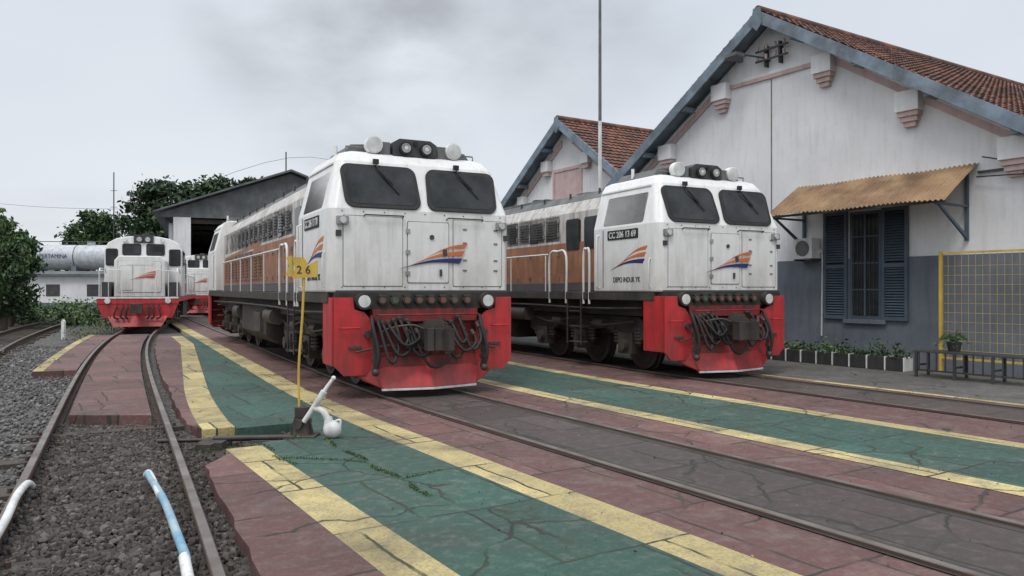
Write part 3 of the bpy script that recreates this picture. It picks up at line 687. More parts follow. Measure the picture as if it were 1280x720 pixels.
# ------------------------------------------------------------------ hood-type locomotive (left)
def hoodloco(name,loc,theta):
    e=empty(name,(loc[0],loc[1],.031),theta)
    LL=14.6
    mb=MB()
    ns=[(-.86,1.2),(-.86,2.55),(-.72,2.72),(.72,2.72),(.86,2.55),(.86,1.2)]
    mb.prism([(x,.55,z) for x,z in ns],(0,1.6,0),W)
    cb=[(-1.37,1.2),(-1.37,3.0),(-1.25,3.27),(-.95,3.45),(-.5,3.54),(.5,3.54),(.95,3.45),(1.25,3.27),(1.37,3.0),(1.37,1.2)]
    mb.prism([(x,1.9,z) for x,z in cb],(0,2.1,0),W)
    hd=[(-.90,1.2),(-.90,3.1),(-.7,3.33),(.7,3.33),(.90,3.1),(.90,1.2)]
    mb.prism([(x,4.0,z) for x,z in hd],(0,LL-4.6,0),W)
    mb.build('body_shell',e,.03,seg=3)
    mb=MB()
    for u in(-.42,.42):
        mb.rrect((u,1.9,3.02),(1,0,0),(0,0,1),.66,.46,.08,.03,RUB); mb.rrect((u,1.872,3.02),(1,0,0),(0,0,1),.57,.38,.06,.006,GLASS)
    for s_ in(-1,1):
        mb.rrect((s_*1.11,1.9,2.72),(1,0,0),(0,0,1),.42,.66,.07,.03,RUB); mb.rrect((s_*1.11,1.872,2.72),(1,0,0),(0,0,1),.33,.57,.05,.006,GLASS)
        mb.rrect((s_*1.37,2.9,2.72),(0,-s_,0),(0,0,1),1.3,.62,.07,.03,RUB); mb.rrect((s_*1.398,2.9,2.72),(0,-s_,0),(0,0,1),1.2,.5,.05,.006,GLASS)
        mb.prism([(s_*.902,4.1,1.3),(s_*.902,13.9,1.3),(s_*.902,13.9,1.8),(s_*.902,4.1,1.8)],(s_*.004,0,0),RED)
        for y in np.arange(4.4,13.5,.8):
            mb.panel((s_*.906,y+.3,2.5),(0,-s_,0),(0,0,1),.66,1.1,.02,.02,W)
            for k_ in range(8): mb.box(*sorted((s_*.925,s_*.94)),y+.06,y+.54,2.1+k_*.1,2.14+k_*.1,DKG)
        mb.tube([(s_*1.33,4.2,2.1),(s_*1.33,13.9,2.1)],.02,W,6,False)
        for y in np.arange(4.3,14,1.6): mb.cyl((s_*1.33,y,1.2),(s_*1.33,y,2.1),.018,W,n=6)
        mb.tube([(s_*1.3,.25,1.2),(s_*1.3,.25,2.15),(s_*1.3,.4,2.25),(s_*1.3,1.7,2.25),(s_*1.3,1.8,2.1)],.024,W,6,False)
        mb.tube([(s_*1.3,.22,1.2),(s_*1.3,.22,2.15),(s_*.6,.22,2.2),(s_*.55,.22,1.2)],.024,W,6,False)
        mb.cyl((s_*1.0,.22,1.2),(s_*1.0,.22,2.15),.016,W,n=6)
        mb.box(s_*1.12-.16,s_*1.12+.16,.6,1.85,1.2,1.75,DKG)
    mb.panel((0,.55,1.95),(1,0,0),(0,0,1),1.45,1.15,.06,.02,W)
    mb.panel((-.45,.53,1.9),(1,0,0),(0,0,1),.42,.9,.04,.015,W)
    stripe_logo(mb,(.1,.51,2.0),(1,0,0),(0,0,1),.95,ORG2,RED)
    mb.rrect((.0,.55,2.45),(1,0,0),(0,0,1),.9,.12,.03,.03,W)
    for u in(-.15,.15):
        mb.cyl((u,1.92,3.42),(u,1.8,3.42),.13,BLK,n=16); mb.cyl((u,1.8,3.42),(u,1.785,3.42),.095,LENSD,n=16)
    mb.box(-.35,.35,1.84,2.4,3.28,3.60,DKG)
    for u in(-.66,.66): mb.cyl((u,1.92,3.4),(u,1.82,3.4),.08,LENS,n=12)
    mb.cyl((0,2.7,3.5),(0,2.7,3.7),.14,DKG,n=12); mb.box(-.5,.5,3.2,3.8,3.5,3.6,ROOFG)
    for y in(6,9,11.5): mb.cyl((0,y,3.33),(0,y,3.48),.5,ROOFG,n=20)
    mb.build('windows_rails_fittings',e,.003)
    mb=MB()
    for tf in(lambda p:p,lambda p:(p[0],LL-p[1],p[2])):
        mb.box(-1.36,1.36,.02,.12,.95,1.2,RED,tf)
        mb.box(-1.36,1.36,-.0,.02,1.14,1.2,WHT,tf)
        mb.prism([(-1.34,.04,.95),(1.34,.04,.95),(1.15,.04,.42),(-1.15,.04,.42)],(0,.06,0),RED,tf)
        mb.prism([(-1.0,.0,.5),(1.0,.0,.5),(.8,-.2,.12),(-.8,-.2,.12)],(0,.05,0),RED,tf)
        mb.box(-.12,.12,-.5,.05,.68,.9,IRON,tf); mb.box(-.2,.2,-.62,-.4,.62,.96,IRON,tf)
        for u in(-.5,-.35,.35,.5,-.7,.7): mb.tube([(u,0,.9),(u,-.15,.8),(u*1.1,-.2,.5),(u*.9,-.15,.4)],.035,RUB,6,tf=tf)
        for s_ in(-1,1):
            mb.cyl((s_*1.0,.02,1.06),(s_*1.0,-.04,1.06),.1,LENS,n=14,tf=tf)
            for z_ in(.4,.65,.9): mb.box(s_*1.2-.18,s_*1.2+.18,.12,.6,z_-.015,z_+.015,BLK,tf)
    mb.box(-1.36,1.36,.12,LL-.12,1.02,1.2,RED)
    mb.box(-1.36,1.36,.1,LL-.1,1.19,1.21,DKG)
    mb.build('pilot_and_sill',e,.005)
    mb=MB(); mb.box(-.9,.9,.5,LL-.5,.6,1.0,BLK); mb.box(-1.2,1.2,5.6,8.8,.35,1.0,BLK)
    for yc in(2.9,LL-2.9):
        for dy in(-1.6,0,1.6):
            for s_ in(-1,1):
                mb.cyl((s_*.48,yc+dy,.47),(s_*.62,yc+dy,.47),.47,IRON,n=24); mb.box(*sorted((s_*.8,s_*1.05)),yc+dy-.2,yc+dy+.2,.3,.7,IRON)
        for s_ in(-1,1): mb.prism([(s_*.85,yc-2.1,.62),(s_*.85,yc-2.1,.85),(s_*.85,yc+2.1,.85),(s_*.85,yc+2.1,.62)],(s_*.14,0,0),IRON)
    mb.build('running_gear',e)
    return e
hoodloco('diesel_locomotive',(-13.68,28.1),R(20.0))
hoodloco('diesel_locomotive',(-18.25,44.6),R(16.5))
# ------------------------------------------------------------------ depot buildings
AX=R(-57.6)
def bpos(s,n): return (-s*math.sin(TH)+n*math.cos(TH), s*math.cos(TH)+n*math.sin(TH))
def tile_slope(mb,x0,x1,z0,z1,y0,y1,m=TILE):
    Ls=math.hypot(x1-x0,z1-z0); rows=int(Ls/.24); ny=int((y1-y0)/.055)
    nx,nz=(-(z1-z0)/Ls,(x1-x0)/Ls)
    if nz<0: nx,nz=-nx,-nz
    vs=[];fs=[]
    ys=np.linspace(y0,y1,ny)
    for r in range(rows):
        for e_ in(0,1):
            t=(r+e_)/rows; lift=.0 if e_==0 else .035
            for y in ys:
                w=.028*abs(math.sin(y*math.pi/.22))+random.uniform(0,.008)
                vs.append((x0+(x1-x0)*t+nx*(lift+w),y,z0+(z1-z0)*t+nz*(lift+w)))
    for r in range(rows):
        for i in range(ny-1):
            a=(2*r)*ny+i; fs.append((a,a+1,a+ny+1,a+ny))
            if r<rows-1: b_=(2*r+1)*ny+i; fs.append((b_,b_+1,b_+ny+1,b_+ny))
    mb.add(vs,fs,m)
def gable(name,s,n,hwid,apex,slope,depth,overh,eave):
    x,y=bpos(s,n); e=empty(name,(x,y,0),AX)
    zt=apex-.12
    mb=MB()
    ze=zt-slope*hwid
    mb.prism([(-hwid,0,-.1),(hwid,0,-.1),(hwid,0,ze),(0,0,zt),(-hwid,0,ze)],(0,.3,0),WALLW)
    for sx in(-1,1): mb.box(*sorted((sx*hwid,sx*(hwid-.3))),.3,depth,-.1,ze-.05,WALLW)
    mb.prism([(-hwid,depth,-.1),(hwid,depth,-.1),(hwid,depth,ze),(0,depth,zt),(-hwid,depth,ze)],(0,.3,0),WALLW)
    mb.build('walls',e)
    mb=MB(); mb.box(-hwid-.02,hwid+.02,-.025,-.001,-.1,2.15,WALLG); mb.box(-hwid-.025,hwid+.025,-.045,-.025,-.1,.22,WALLG)
    mb.build('painted_wainscot',e)
    mb=MB()
    for sx in(-1,1):
        tile_slope(mb,0,sx*eave,apex+.04,apex+.04-slope*eave,-overh,depth+.5)
        mb.prism([(0,-overh+.03,apex-.07),(sx*eave,-overh+.03,apex-.07-slope*eave),(sx*eave,-overh+.03,apex+.02-slope*eave),(0,-overh+.03,apex+.02)],(0,depth+overh+.4,0),BARGE)
    mb.tube([(0,-overh,apex+.07),(0,depth+.5,apex+.07)],.11,TILE,10,False)
    mb.build('tiled_roof',e,recalc=True)
    mb=MB()
    for sx in(-1,1):
        mb.prism([(0,-overh-.02,apex-.22),(sx*(eave+.05),-overh-.02,apex-.22-slope*eave),(sx*(eave+.05),-overh-.02,apex+.07-slope*eave),(0,-overh-.02,apex+.07)],(0,.05,0),BARGE)
        for xx in np.arange(.9,eave,1.5):
            mb.box(sx*xx-.06,sx*xx+.06,-overh+.03,.0,apex-slope*xx-.26,apex-slope*xx-.14,BARGE)
    mb.prism([(-.16,-overh-.035,apex-.25),(0,-overh-.035,apex-.42),(.16,-overh-.035,apex-.25),(.1,-overh-.035,apex+.12),(-.1,-overh-.035,apex+.12)],(0,.014,0),BARGE)
    mb.build('barge_boards',e)
    return e
b1=gable('depot_building',11.86,14.7,6.35,7.85,.635,18,.5,6.9)
mb=MB()
def zr(x): return 7.85-.12-.635*abs(x)
for sx in(-1,1):
    mb.prism([(sx*1.5,-.05,zr(1.5)-.12),(sx*6.3,-.05,zr(6.3)-.12),(sx*6.3,-.05,zr(6.3)-.34),(sx*1.5,-.05,zr(1.5)-.34)],(0,.049,0),PINK)
    mb.prism([(sx*1.5,-.08,zr(1.5)-.12),(sx*6.3,-.08,zr(6.3)-.12),(sx*6.3,-.08,zr(6.3)-.17),(sx*1.5,-.08,zr(1.5)-.17)],(0,.03,0),WALLW)
    for x in(1.45,3.35,5.25):
        zt=zr(x)-.22
        mb.box(sx*x-.24,sx*x+.24,-.22,-.002,zt-.40,zt,WALLW)
        mb.box(sx*x-.21,sx*x+.21,-.18,-.002,zt-.50,zt-.40,PINK)
        mb.box(sx*x-.17,sx*x+.17,-.14,-.002,zt-.60,zt-.50,PINK)
        mb.box(sx*x-.12,sx*x+.12,-.10,-.002,zt-.70,zt-.60,PINK)
mb.box(-1.2,1.2,-.05,-.001,6.42,6.52,PINK)
mb.box(-1.2,1.2,-.035,-.001,6.52,6.58,WALLW)
mb.build('gable_trim_and_corbels',b1,.01)
mb=MB()
for z_ in(6.85,7.08): mb.box(-.35,.55,-.16,-.12,z_-.02,z_+.02,DKG)
for x in(-.1,.3): mb.box(x-.02,x+.02,-.13,-.001,6.7,7.2,DKG)
for x in(-.3,-.05,.2,.45):
    for z_ in(6.85,7.08): mb.cyl((x,-.14,z_+.02),(x,-.14,z_+.13),.035,PINK,n=8)
mb.box(-.015,.005,-.02,-.001,3.3,6.4,SEAM)
mb.box(-.75,-.38,-.78,-.45,6.95,7.03,ROOFG); mb.tube([(-.4,-.5,7.0),(-.1,-.1,6.9),(-.05,0,6.85)],.025,DKG,6)
mb.tube([(4.7,-.1,3.9),(5.4,-.15,3.72),(6.3,-.1,3.75)],.012,RUB,6); mb.tube([(4.6,-.1,3.55),(5.4,-.15,3.5),(6.3,-.1,3.45)],.012,RUB,6)
mb.box(4.6,6.3,-.06,-.02,3.62,3.66,DKG)
mb.build('lamp_and_wiring',b1)
mb=MB()
mb.box(2.02,2.72,-.03,-.002,.90,3.12,SHUT)
mb.box(2.08,2.66,-.034,-.030,.96,3.06,GLASS)
mb.box(2.35,2.39,-.05,-.034,.96,3.06,SHUT)
for z_ in(1.5,2.05,2.6): mb.box(2.08,2.66,-.045,-.034,z_-.015,z_+.015,SHUT)
for a in np.arange(2.13,2.65,.09): mb.box(a-.006,a+.006,-.06,-.05,.96,3.06,DKG)
mb.box(1.9,2.84,-.10,-.026,.80,.88,WALLG)
for a,b_ in((1.42,1.98),(2.76,3.30)):
    mb.box(a,a+.06,-.09,-.027,.88,3.16,SHUT); mb.box(b_-.06,b_,-.09,-.027,.88,3.16,SHUT)
    for z0,z1 in((.88,.96),(1.95,2.03),(3.08,3.16)): mb.box(a+.06,b_-.06,-.088,-.027,z0,z1,SHUT)
    mb.box(a+.06,b_-.06,-.035,-.026,.96,3.08,INT)
    for z_ in np.arange(.98,3.06,.055):
        if 1.93<z_<2.04: continue
        mb.prism([(a+.06,-.08,z_),(b_-.06,-.08,z_),(b_-.06,-.04,z_+.035),(a+.06,-.04,z_+.035)],(0,.004,.008),SHUT)
mb.build('window_with_shutters',b1)
mb=MB(); vs=[];fs=[];nx=190
for r,(yy,zz) in enumerate([(0,3.80),(-.4,3.56),(-.8,3.31),(-1.15,3.09)]):
    for i in range(nx):
        x=.75+3.85*i/(nx-1); w=.018*math.sin(x*2*math.pi/.09)+.012*math.sin(x*3.1+r); vs.append((x,yy-(.03*math.sin(x*5) if r==3 else 0),zz+w))
for r in range(3):
    for i in range(nx-1): fs.append((r*nx+i,r*nx+i+1,(r+1)*nx+i+1,(r+1)*nx+i))
mb.add(vs,fs,AWN)
mb.box(.78,4.55,-1.10,-1.05,3.04,3.085,WOOD)
for x in(.9,4.4):
    mb.box(x-.03,x+.03,-1.08,-.01,3.02,3.06,SHUT); mb.box(x-.03,x+.03,-.06,-.01,2.4,3.7,SHUT)
    mb.prism([(x-.02,-.04,2.5),(x-.02,-.95,3.02),(x-.02,-1.02,3.02),(x-.02,-.04,2.42)],(.04,0,0),SHUT)
    mb.prism([(x-.02,-.02,3.72),(x-.02,-1.08,3.05),(x-.02,-1.08,3.0),(x-.02,-.02,3.64)],(.04,0,0),SHUT)
mb.build('corrugated_awning',b1)
mb=MB(); mb.box(.85,1.32,-.34,-.05,2.18,2.62,WHT); mb.cyl((1.08,-.34,2.4),(1.08,-.355,2.4),.17,ROOFG,n=20)
mb.box(.86,.9,-.34,0,2.13,2.17,DKG); mb.box(1.27,1.31,-.34,0,2.13,2.17,DKG); mb.tube([(1.3,-.1,2.3),(1.38,-.06,2.2),(1.36,-.06,.5)],.02,WHT,6)
mb.build('air_conditioner',b1)
b2=gable('depot_annex',20.5,15.2,3.4,7.05,.70,12,.45,4.2)
mb=MB()
for sx in(-1,1):
    mb.prism([(sx*.3,-.05,7.05-.35-.21),(sx*3.3,-.05,7.05-.35-2.31),(sx*3.3,-.05,7.05-.55-2.31),(sx*.3,-.05,7.05-.55-.21)],(0,.049,0),PINK)
    for x in(1.1,2.6):
        zt=7.05-.4-.70*x; mb.box(sx*x-.2,sx*x+.2,-.2,-.002,zt-.35,zt,WALLW); mb.box(sx*x-.16,sx*x+.16,-.15,-.002,zt-.5,zt-.35,PINK)
mb.box(-.8,.8,-.05,-.001,5.45,5.55,PINK); mb.box(-.8,-.7,-.05,-.001,4.2,5.45,PINK); mb.box(.7,.8,-.05,-.001,4.2,5.45,PINK); mb.box(-.7,.7,-.02,-.001,4.2,5.45,PINK)
mb.build('gable_trim',b2)
x,y=bpos(11.86,14.25); e=empty('yellow_mesh_fence',(x,y,0),AX); mb=MB()
for a in(4.15,6.0,7.8): mb.box(a-.025,a+.025,-.03,.03,0,2.2,YEL)
for z_ in(.25,2.17): mb.box(4.18,7.77,-.02,.02,z_-.018,z_+.018,YEL)
for a in np.arange(4.28,7.75,.12): mb.cyl((a,0,.27),(a,0,2.15),.0035,YEL,n=5)
for z_ in np.arange(.4,2.1,.17): mb.cyl((4.2,.008,z_),(7.75,.008,z_),.0035,YEL,n=5)
mb.build('fence_frame',e)
x,y=bpos(11.86,13.75); e=empty('planter_row',(x,y,0),AX); mb=MB(); lc=[]
for i in range(12):
    a=-.6+i*.37
    mb.box(a,a+.33,-.14,.14,-.01,.24,POT); mb.box(a+.335,a+.355,-.15,.15,-.01,.25,WHT)
    for k_ in range(130):
        lc.append((a+.16+random.gauss(0,.11),random.gauss(0,.10),.24+abs(random.gauss(0,.10+.04*math.sin(i*2)))))
mb.build('boxes',e,.008); lc=np.array(lc); leaves('shrubs',lc,np.random.uniform(.02,.05,len(lc)),[LF1,LF2,LF3],.5,e)
x,y=bpos(7.45,13.25); e=empty('iron_bench',(x,y,0),AX); mb=MB()
for i in range(4): mb.box(-.1,1.9,-.2+i*.11,-.11+i*.11,.42,.45,DKG)
for a in(-.05,.6,1.2,1.85):
    for yy in(-.18,.2): mb.box(a-.02,a+.02,yy-.02,yy+.02,0,.42,DKG)
    mb.box(a-.015,a+.015,-.18,.2,.18,.21,DKG)
for a in np.arange(0,1.85,.15): mb.box(a-.01,a+.01,-.19,-.17,.1,.42,DKG)
mb.box(-.05,1.85,-.19,-.17,.1,.13,DKG); mb.build('bench_frame',e)
x,y=bpos(7.0,13.35); e=empty('potted_plant',(x,y,.45),0); mb=MB(); mb.cyl((0,0,0),(0,0,.16),.09,POT,r1=.12,n=14); mb.build('pot',e)
pp=[]; 
for k_ in range(60):
    a=random.uniform(0,6.28); r=random.uniform(.1,.38); 
    for t in np.linspace(.1,1,9): pp.append((math.cos(a)*r*t,math.sin(a)*r*t,.15+.32*t-.28*t*t*r/.25))
pp=np.array(pp); leaves('fronds',pp,np.random.uniform(.02,.045,len(pp)),[LF2,LF3],.2,e,asp=.25)
e=empty('radio_mast',(2.35,20.5,0)); mb=MB(); mb.cyl((0,0,0),(0,0,6),.06,WHT,r1=.05,n=10); mb.cyl((0,0,6),(0,0,14),.045,ROOFG,r1=.03,n=10)
mb.cyl((0,0,-.02),(0,0,.15),.2,WALLG,n=12); mb.build('pole',e)
# ------------------------------------------------------------------ engine shed
e=empty('engine_shed',(-22.6,50,0),R(22)); mb=MB(); HW=7.9; ap=9.6; ev=6.6
mb.prism([(-.4,0,ev-.35),(2*HW+.4,0,ev-.35),(2*HW,0,ev),(HW,0,ap-.1),(0,0,ev)],(0,.12,0),CORR)
for i in range(60):
    x=i*2*HW/60+.05; zt=ev+(ap-ev)*(1-abs(x-HW)/HW)-.15
    mb.box(x,x+.1,-.03,-.001,ev-.35,zt,CORR)
mb.prism([(-.7,-.5,ev-.12),(HW,-.5,ap),(2*HW+.7,-.5,ev-.12),(2*HW+.7,-.5,ev-.02),(HW,-.5,ap+.14),(-.7,-.5,ev-.02)],(0,32,0),CORR)
mb.build('roof_and_gable',e)
mb=MB(); mb.box(.5,1.55,-.05,.7,-.1,ev-.35,WALLW); mb.box(.2,.45,.75,30,-.1,ev-.35,WALLW); mb.box(2*HW-.6,2*HW,0,30,-.1,ev-.35,WALLW)
mb.box(.2,2*HW,29,29.3,-.1,ev,INT)
for yy in(0.2,6,12,18,24):
    mb.box(HW-.15,HW+.15,yy,yy+.3,-.1,ev-.36,WALLW)
    mb.box(0,2*HW,yy+.3,yy+.4,ev-.7,ev-.4,IRON)
mb.build('pillars_and_walls',e)
# ------------------------------------------------------------------ tank, wall, background
e=empty('fuel_storage_tank',(-35.0,62,0),R(4)); mb=MB()
mb.cyl((-3.6,0,4.1),(4.5,0,4.1),1.0,SILV,n=32); mb.sphere((-3.6,0,4.1),1.0,SILV,24,12,(.3,1,1)); mb.sphere((4.5,0,4.1),1.0,SILV,24,12,(.3,1,1))
for x in(-3,0,3): mb.box(x-.2,x+.2,-.8,.8,0,3.4,WALLG); mb.cyl((x,0,4.1),(x+.06,0,4.1),1.015,DKG,n=32)
mb.cyl((1,0,5.1),(1,0,5.4),.3,SILV,n=12); mb.tube([(-3,-.3,5.35),(3,-.3,5.35)],.03,DKG,6,False)
mb.build('tank_body',e); text('PERTAMINA',.5,(-1.45,-1.03,4.15),(R(90),0,0),NAVY2,e,'tank_lettering',sx=.8)
e=empty('white_store_building',(-36,58.5,0),R(4)); mb=MB()
mb.box(-7,6,0,3,-.1,2.55,WALLW); mb.prism([(-7.3,-.4,2.55),(-7.3,3.4,2.55),(-7.3,3.4,2.7),(-7.3,1.5,2.95),(-7.3,-.4,2.7)],(13.6,0,0),CORR)
for x in(-5,-2,1,4): mb.box(x-.5,x+.5,-.03,-.002,1.0,1.9,DKG)
mb.box(-7,6,-.03,-.002,-.1,.5,WALLG); mb.build('walls_and_roof',e)
e=empty('antenna_mast',(-36.3,70,0)); mb=MB(); mb.cyl((0,0,0),(0,0,12.2),.05,DKG,n=6)
for z_ in(9,10.5): mb.box(-.3,.3,-.02,.02,z_,z_+.04,DKG)
mb.build('mast',e)
for px_,py_ in((-14.6,25.0),):
    e=empty('marker_post',(px_,py_,-.13)); mb=MB(); mb.box(-.05,.05,-.05,.05,0,.6,WHT); mb.prism([(-.05,-.05,.6),(.05,-.05,.6),(0,-.05,.66)],(0,.10,0),WHT); mb.build('post',e,.008)
e=empty('overhead_wires',(0,0,0)); mb=MB()
mb.tube([(-60,75,11),(-45,72,9.3),(-33,70,8.8)],.018,DKG,4); mb.tube([(-24,50,7),(-15.4,53,10.6),(-8,50,9.0)],.015,DKG,4)
mb.cyl((-15.6,53,9.6),(-15.6,53,11.0),.05,DKG,n=6)
mb.build('wires',e)
def tree(name,loc,blobs,nleaf,ls,mats,trunk_h,tr=.25,bias=0,clump=.5):
    e=empty(name,(loc[0],loc[1],-.15)); mb=MB()
    top=Vector((0,0,trunk_h)); mb.tube([(0,0,0),(.1,.05,trunk_h*.5),top],[tr,tr*.6],BARK,10)
    C=[];S=[];MI=[]
    for c,r in blobs:
        c=Vector(c); mb.tube([top-Vector((0,0,trunk_h*.25)),(top+c)/2+Vector((0,0,-.3)),c],[tr*.45,tr*.12],BARK,6)
        k=int(nleaf*(r[0]*r[1]*r[2])**.66/sum((q[1][0]*q[1][1]*q[1][2])**.66 for q in blobs))
        ncl=max(6,k//55)
        for j in range(ncl):
            d=np.random.randn(3); d/=np.linalg.norm(d); rad=random.uniform(.55,1.08)
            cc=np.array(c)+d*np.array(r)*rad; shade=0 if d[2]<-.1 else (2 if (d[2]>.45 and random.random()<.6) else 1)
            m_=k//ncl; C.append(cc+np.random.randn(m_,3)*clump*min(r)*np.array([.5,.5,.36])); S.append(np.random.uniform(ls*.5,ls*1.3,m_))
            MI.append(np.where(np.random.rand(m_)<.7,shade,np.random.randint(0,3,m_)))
    mb.build('trunk_and_limbs',e)
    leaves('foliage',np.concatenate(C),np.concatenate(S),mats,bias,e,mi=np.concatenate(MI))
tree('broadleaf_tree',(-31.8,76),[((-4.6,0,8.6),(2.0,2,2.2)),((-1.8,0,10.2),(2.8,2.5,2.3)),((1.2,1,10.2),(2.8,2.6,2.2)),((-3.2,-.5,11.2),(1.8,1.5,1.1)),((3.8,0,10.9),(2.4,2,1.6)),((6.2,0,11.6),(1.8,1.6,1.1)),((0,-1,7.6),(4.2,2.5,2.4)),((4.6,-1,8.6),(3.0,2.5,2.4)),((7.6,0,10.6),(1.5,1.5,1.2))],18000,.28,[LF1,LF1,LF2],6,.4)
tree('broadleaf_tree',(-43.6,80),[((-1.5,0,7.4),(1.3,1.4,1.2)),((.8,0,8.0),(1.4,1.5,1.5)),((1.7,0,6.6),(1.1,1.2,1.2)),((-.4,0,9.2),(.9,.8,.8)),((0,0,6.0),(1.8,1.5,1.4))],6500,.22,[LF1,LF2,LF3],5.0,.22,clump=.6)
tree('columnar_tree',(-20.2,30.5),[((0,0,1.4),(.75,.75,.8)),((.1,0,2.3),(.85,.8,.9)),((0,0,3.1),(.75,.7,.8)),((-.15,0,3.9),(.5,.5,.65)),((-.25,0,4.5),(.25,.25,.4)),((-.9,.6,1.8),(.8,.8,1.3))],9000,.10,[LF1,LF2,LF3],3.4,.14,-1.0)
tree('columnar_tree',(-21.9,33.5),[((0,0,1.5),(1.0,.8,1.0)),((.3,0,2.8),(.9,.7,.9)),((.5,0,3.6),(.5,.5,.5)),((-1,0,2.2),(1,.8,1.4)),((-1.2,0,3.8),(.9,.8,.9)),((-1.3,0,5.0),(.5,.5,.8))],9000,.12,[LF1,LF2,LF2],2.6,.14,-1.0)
C=[]
for i in range(60):
    y=random.uniform(33,52); x=-.53*y-random.uniform(0,5.5)-.3; r=random.uniform(.35,.8)
    C.append(np.random.randn(160,3)*np.array([r*.5,r*.5,r*.35])+np.array([x,y,r*.5]))
C=np.concatenate(C); C[:,2]=np.abs(C[:,2])-.1; leaves('bushes',C,np.random.uniform(.05,.13,len(C)),[LF1,LF2,LF3])
C=[]
for i in range(45):
    y=random.uniform(15,32); x=-.665*y-random.uniform(0,3.0)-.5; r=random.uniform(.1,.3)
    C.append(np.random.randn(60,3)*np.array([r,r,r*.3])+np.array([x,y,-.05]))
for i in range(10):
    C.append(np.random.randn(90,3)*np.array([.18,.18,.22])+np.array([-13.2-i*.25,23+i*.8,.12]))
C=np.concatenate(C); C[:,2]=np.abs(C[:,2]+.12)-.12; leaves('grass_clumps',C,np.random.uniform(.02,.07,len(C)),[LF1,LF2,LF3],1.2,asp=.3)
C=[]
for i in range(420):
    a=random.uniform(-80,60) if i<300 else random.uniform(-80,-25); a=R(a); d=random.uniform(115,150); h=random.uniform(2,6.0)
    C.append(np.random.randn(70,3)*np.array([2.2,2.2,h*.35])+np.array([d*math.sin(a),d*math.cos(a),h*.45]))
C=np.concatenate(C); C[:,2]=np.abs(C[:,2]); leaves('distant_trees',C,np.random.uniform(.4,1.0,len(C)),[LFX,LF1,LF2])
# ------------------------------------------------------------------ switch stand
e=empty('switch_stand',(-2.15,7.87,0)); mb=MB()
mb.box(-.55,.35,-.16,.16,-.14,-.06,WOOD); mb.box(-.16,.16,-.12,.12,-.06,.02,IRON)
mb.cyl((0,0,.02),(0,0,.22),.10,IRON,r1=.06,n=14); mb.cyl((0,0,.2),(0,0,.30),.075,IRON,n=14)
mb.prism([(-.12,-.02,.02),(.12,-.02,.02),(.05,-.02,.30),(-.05,-.02,.30)],(0,.04,0),IRON)
mb.cyl((-.02,-.13,.14),(.02,.13,.14),.05,IRON,n=12)
mb.build('base_casting',e,.006)
mb=MB(); mb.tube([(-.03,0,.28),(-.035,0,.7),(.0,0,1.2),(.02,0,1.62)],.013,YEL,8); mb.build('target_rod',e)
mb=MB()
mb.prism([(-.10,-.02,1.61),(.16,-.02,1.63),(.16,-.02,1.80),(.07,-.02,1.75),(.02,-.02,1.83),(-.10,-.02,1.83),(-.07,-.02,1.72)],(0,.012,0),YEL)
mb.prism([(-.16,-.015,1.83),(-.10,-.015,1.85),(-.09,-.015,1.63),(-.17,-.015,1.64),(-.13,-.015,1.74)],(0,.01,.0),YEL)
mb.build('target_plates',e); text('2 6',.115,(.02,-.0235,1.70),(R(90),0,0),IRON,e,'target_number')
mb=MB(); mb.tube([(.04,-.08,.16),(.14,-.09,.30),(.25,-.10,.47)],[.026,.034],WHT,10)
mb.tube([(.25,-.10,.47),(.29,-.10,.53),(.34,-.10,.60)],[.022,.017],WHT,8); mb.sphere((.345,-.1,.605),.024,WHT,10,8)
mb.tube([(.14,-.09,.30),(.24,-.09,.26),(.30,-.09,.15)],.034,WHT,10); mb.sphere((.33,-.09,.085),.092,WHT,18,12,(1,1,1))
mb.cyl((.30,-.09,.11),(.29,-.09,.21),.06,WHT,r1=.035,n=12); mb.tube([(.34,-.09,.16),(.41,-.09,.18),(.41,-.09,.1)],.012,WHT,6)
mb.build('throw_lever_and_weight',e)
mb=MB(); mb.tube([(-.9,-.02,-.02),(-.1,0,-.01)],.028,IRON,8,False); mb.tube([(-1.5,.05,-.06),(-.4,.12,-.05)],.02,IRON,8,False)
mb.box(-1.0,-.75,-.2,.1,-.13,-.03,WOOD); mb.box(-.95,-.8,-.35,-.25,-.13,-.02,WOOD); mb.build('operating_rods',e)
e=empty('painted_pipe',(0,0,0)); mb=MB()
mb.tube([(-3.0,6.3,-.02),(-2.9,6.15,.03),(-2.5,5.45,.045)],.024,WHT,10); mb.tube([(-2.9,6.12,.032),(-2.4,5.3,.045),(-1.98,4.55,.045),(-1.78,4.2,.03)],.027,BLU,10)
mb.tube([(-1.80,4.22,.032),(-1.66,3.95,.0)],.030,WHT,10,False); mb.build('pipe',e)
e=empty('painted_pipe',(0,0,0)); mb=MB()
mb.tube([(-3.72,5.95,-.02),(-3.66,5.80,.035),(-3.48,5.4,.05),(-3.2,4.85,.04),(-2.9,4.2,.02)],.027,WHT,10); mb.build('pipe',e)
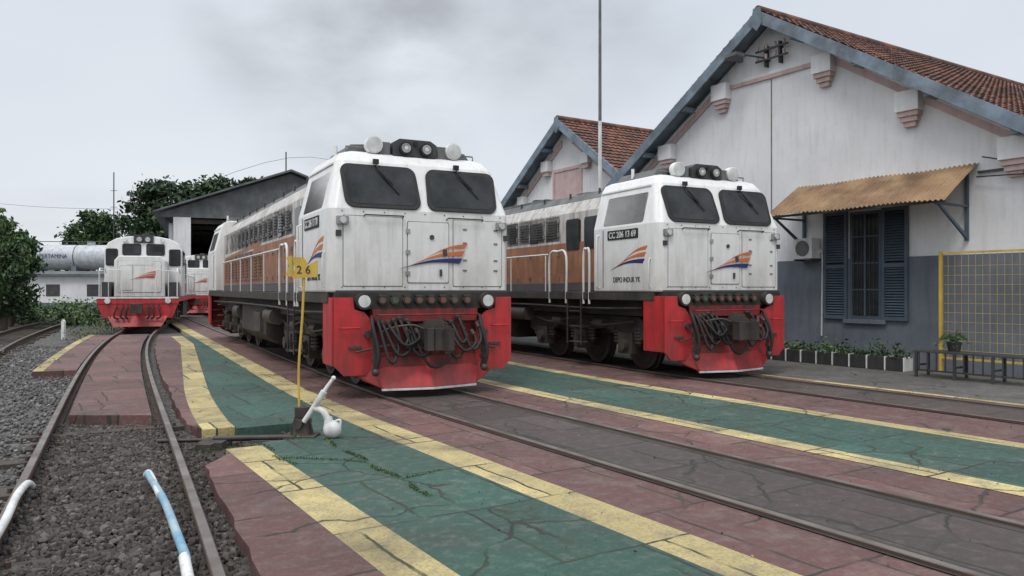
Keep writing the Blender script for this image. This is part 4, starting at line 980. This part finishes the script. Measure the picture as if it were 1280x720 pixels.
# ------------------------------------------------------------------ world, sun, camera
w=bpy.data.worlds.new('World'); scene.world=w; w.use_nodes=True; nt=w.node_tree; nt.nodes.clear()
out=N(nt,'ShaderNodeOutputWorld')
sky=N(nt,'ShaderNodeTexSky'); sky.sky_type='NISHITA'; sky.sun_disc=False; sky.sun_elevation=R(58); sky.sun_rotation=R(200)
bg1=N(nt,'ShaderNodeBackground'); bg1.inputs[1].default_value=.12; nt.links.new(sky.outputs[0],bg1.inputs[0])
tc=N(nt,'ShaderNodeTexCoord'); sp=N(nt,'ShaderNodeSeparateXYZ'); nt.links.new(tc.outputs['Generated'],sp.inputs[0])
zc=math_(nt,'ADD',math_(nt,'MAXIMUM',sp.outputs[2],0.),.22)
cx=math_(nt,'DIVIDE',sp.outputs[0],zc); cy=math_(nt,'DIVIDE',sp.outputs[1],zc)
cb=N(nt,'ShaderNodeCombineXYZ'); nt.links.new(cx,cb.inputs[0]); nt.links.new(cy,cb.inputs[1]); cb.inputs[2].default_value=3.3
n1_=noise(nt,cb.outputs[0],1.05,6,.5); n2_=noise(nt,cb.outputs[0],.45,3,.5)
base=mix(nt,ramp(nt,n2_,[(.3,0.),(.7,1.)]),(.70,.755,.83),(.92,.935,.96))
base=mix(nt,math_(nt,'MULTIPLY',ramp(nt,n1_,[(.50,0.),(.70,1.)]),.35),base,(.62,.64,.68))
def lobe(d,p0,p1):
    d=Vector(d).normalized(); vm=N(nt,'ShaderNodeVectorMath',operation='DOT_PRODUCT'); nt.links.new(tc.outputs['Generated'],vm.inputs[0]); vm.inputs[1].default_value=d
    return ramp(nt,vm.outputs['Value'],[(p0,0.),(p1,1.)])
lb=math_(nt,'MAXIMUM',lobe((-.20,1,.39),.975,.997),math_(nt,'MULTIPLY',lobe((-.19,1,.22),.988,.998),.6))
lb=math_(nt,'MAXIMUM',lb,math_(nt,'MULTIPLY',lobe((.05,1,.42),.975,.999),.7))
nw=N(nt,'ShaderNodeMapping'); nw.inputs['Scale'].default_value=(1,1,1.9); nt.links.new(tc.outputs['Generated'],nw.inputs[0])
dk=math_(nt,'MULTIPLY',lb,ramp(nt,noise(nt,nw.outputs[0],4.2,6,.5),[(.38,0.),(.62,1.)]))
base=mix(nt,math_(nt,'MULTIPLY',dk,.78),base,(.38,.395,.42))
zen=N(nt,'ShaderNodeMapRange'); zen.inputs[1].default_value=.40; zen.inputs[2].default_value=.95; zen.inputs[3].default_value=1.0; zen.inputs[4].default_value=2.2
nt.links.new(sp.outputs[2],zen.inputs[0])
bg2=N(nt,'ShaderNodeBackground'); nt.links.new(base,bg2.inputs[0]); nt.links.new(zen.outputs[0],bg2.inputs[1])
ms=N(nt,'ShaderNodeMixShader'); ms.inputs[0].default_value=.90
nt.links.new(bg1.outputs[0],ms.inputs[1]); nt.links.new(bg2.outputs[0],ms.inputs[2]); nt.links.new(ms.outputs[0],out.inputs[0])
sl=bpy.data.lights.new('sun','SUN'); sl.energy=1.5; sl.angle=R(20); sl.color=(1,.96,.90)
so=bpy.data.objects.new('sun',sl); scene.collection.objects.link(so)
d=Vector((math.sin(R(200))*math.cos(R(58)),math.cos(R(200))*math.cos(R(58)),math.sin(R(58))))
so.rotation_euler=d.to_track_quat('Z','Y').to_euler()
cam=bpy.data.cameras.new('camera'); cam.lens=27; cam.sensor_width=36; cam.clip_end=3000; cam.clip_start=.05
co=bpy.data.objects.new('camera',cam); scene.collection.objects.link(co); co.location=(0,0,1.5); co.rotation_euler=(R(90.12),0,0); scene.camera=co
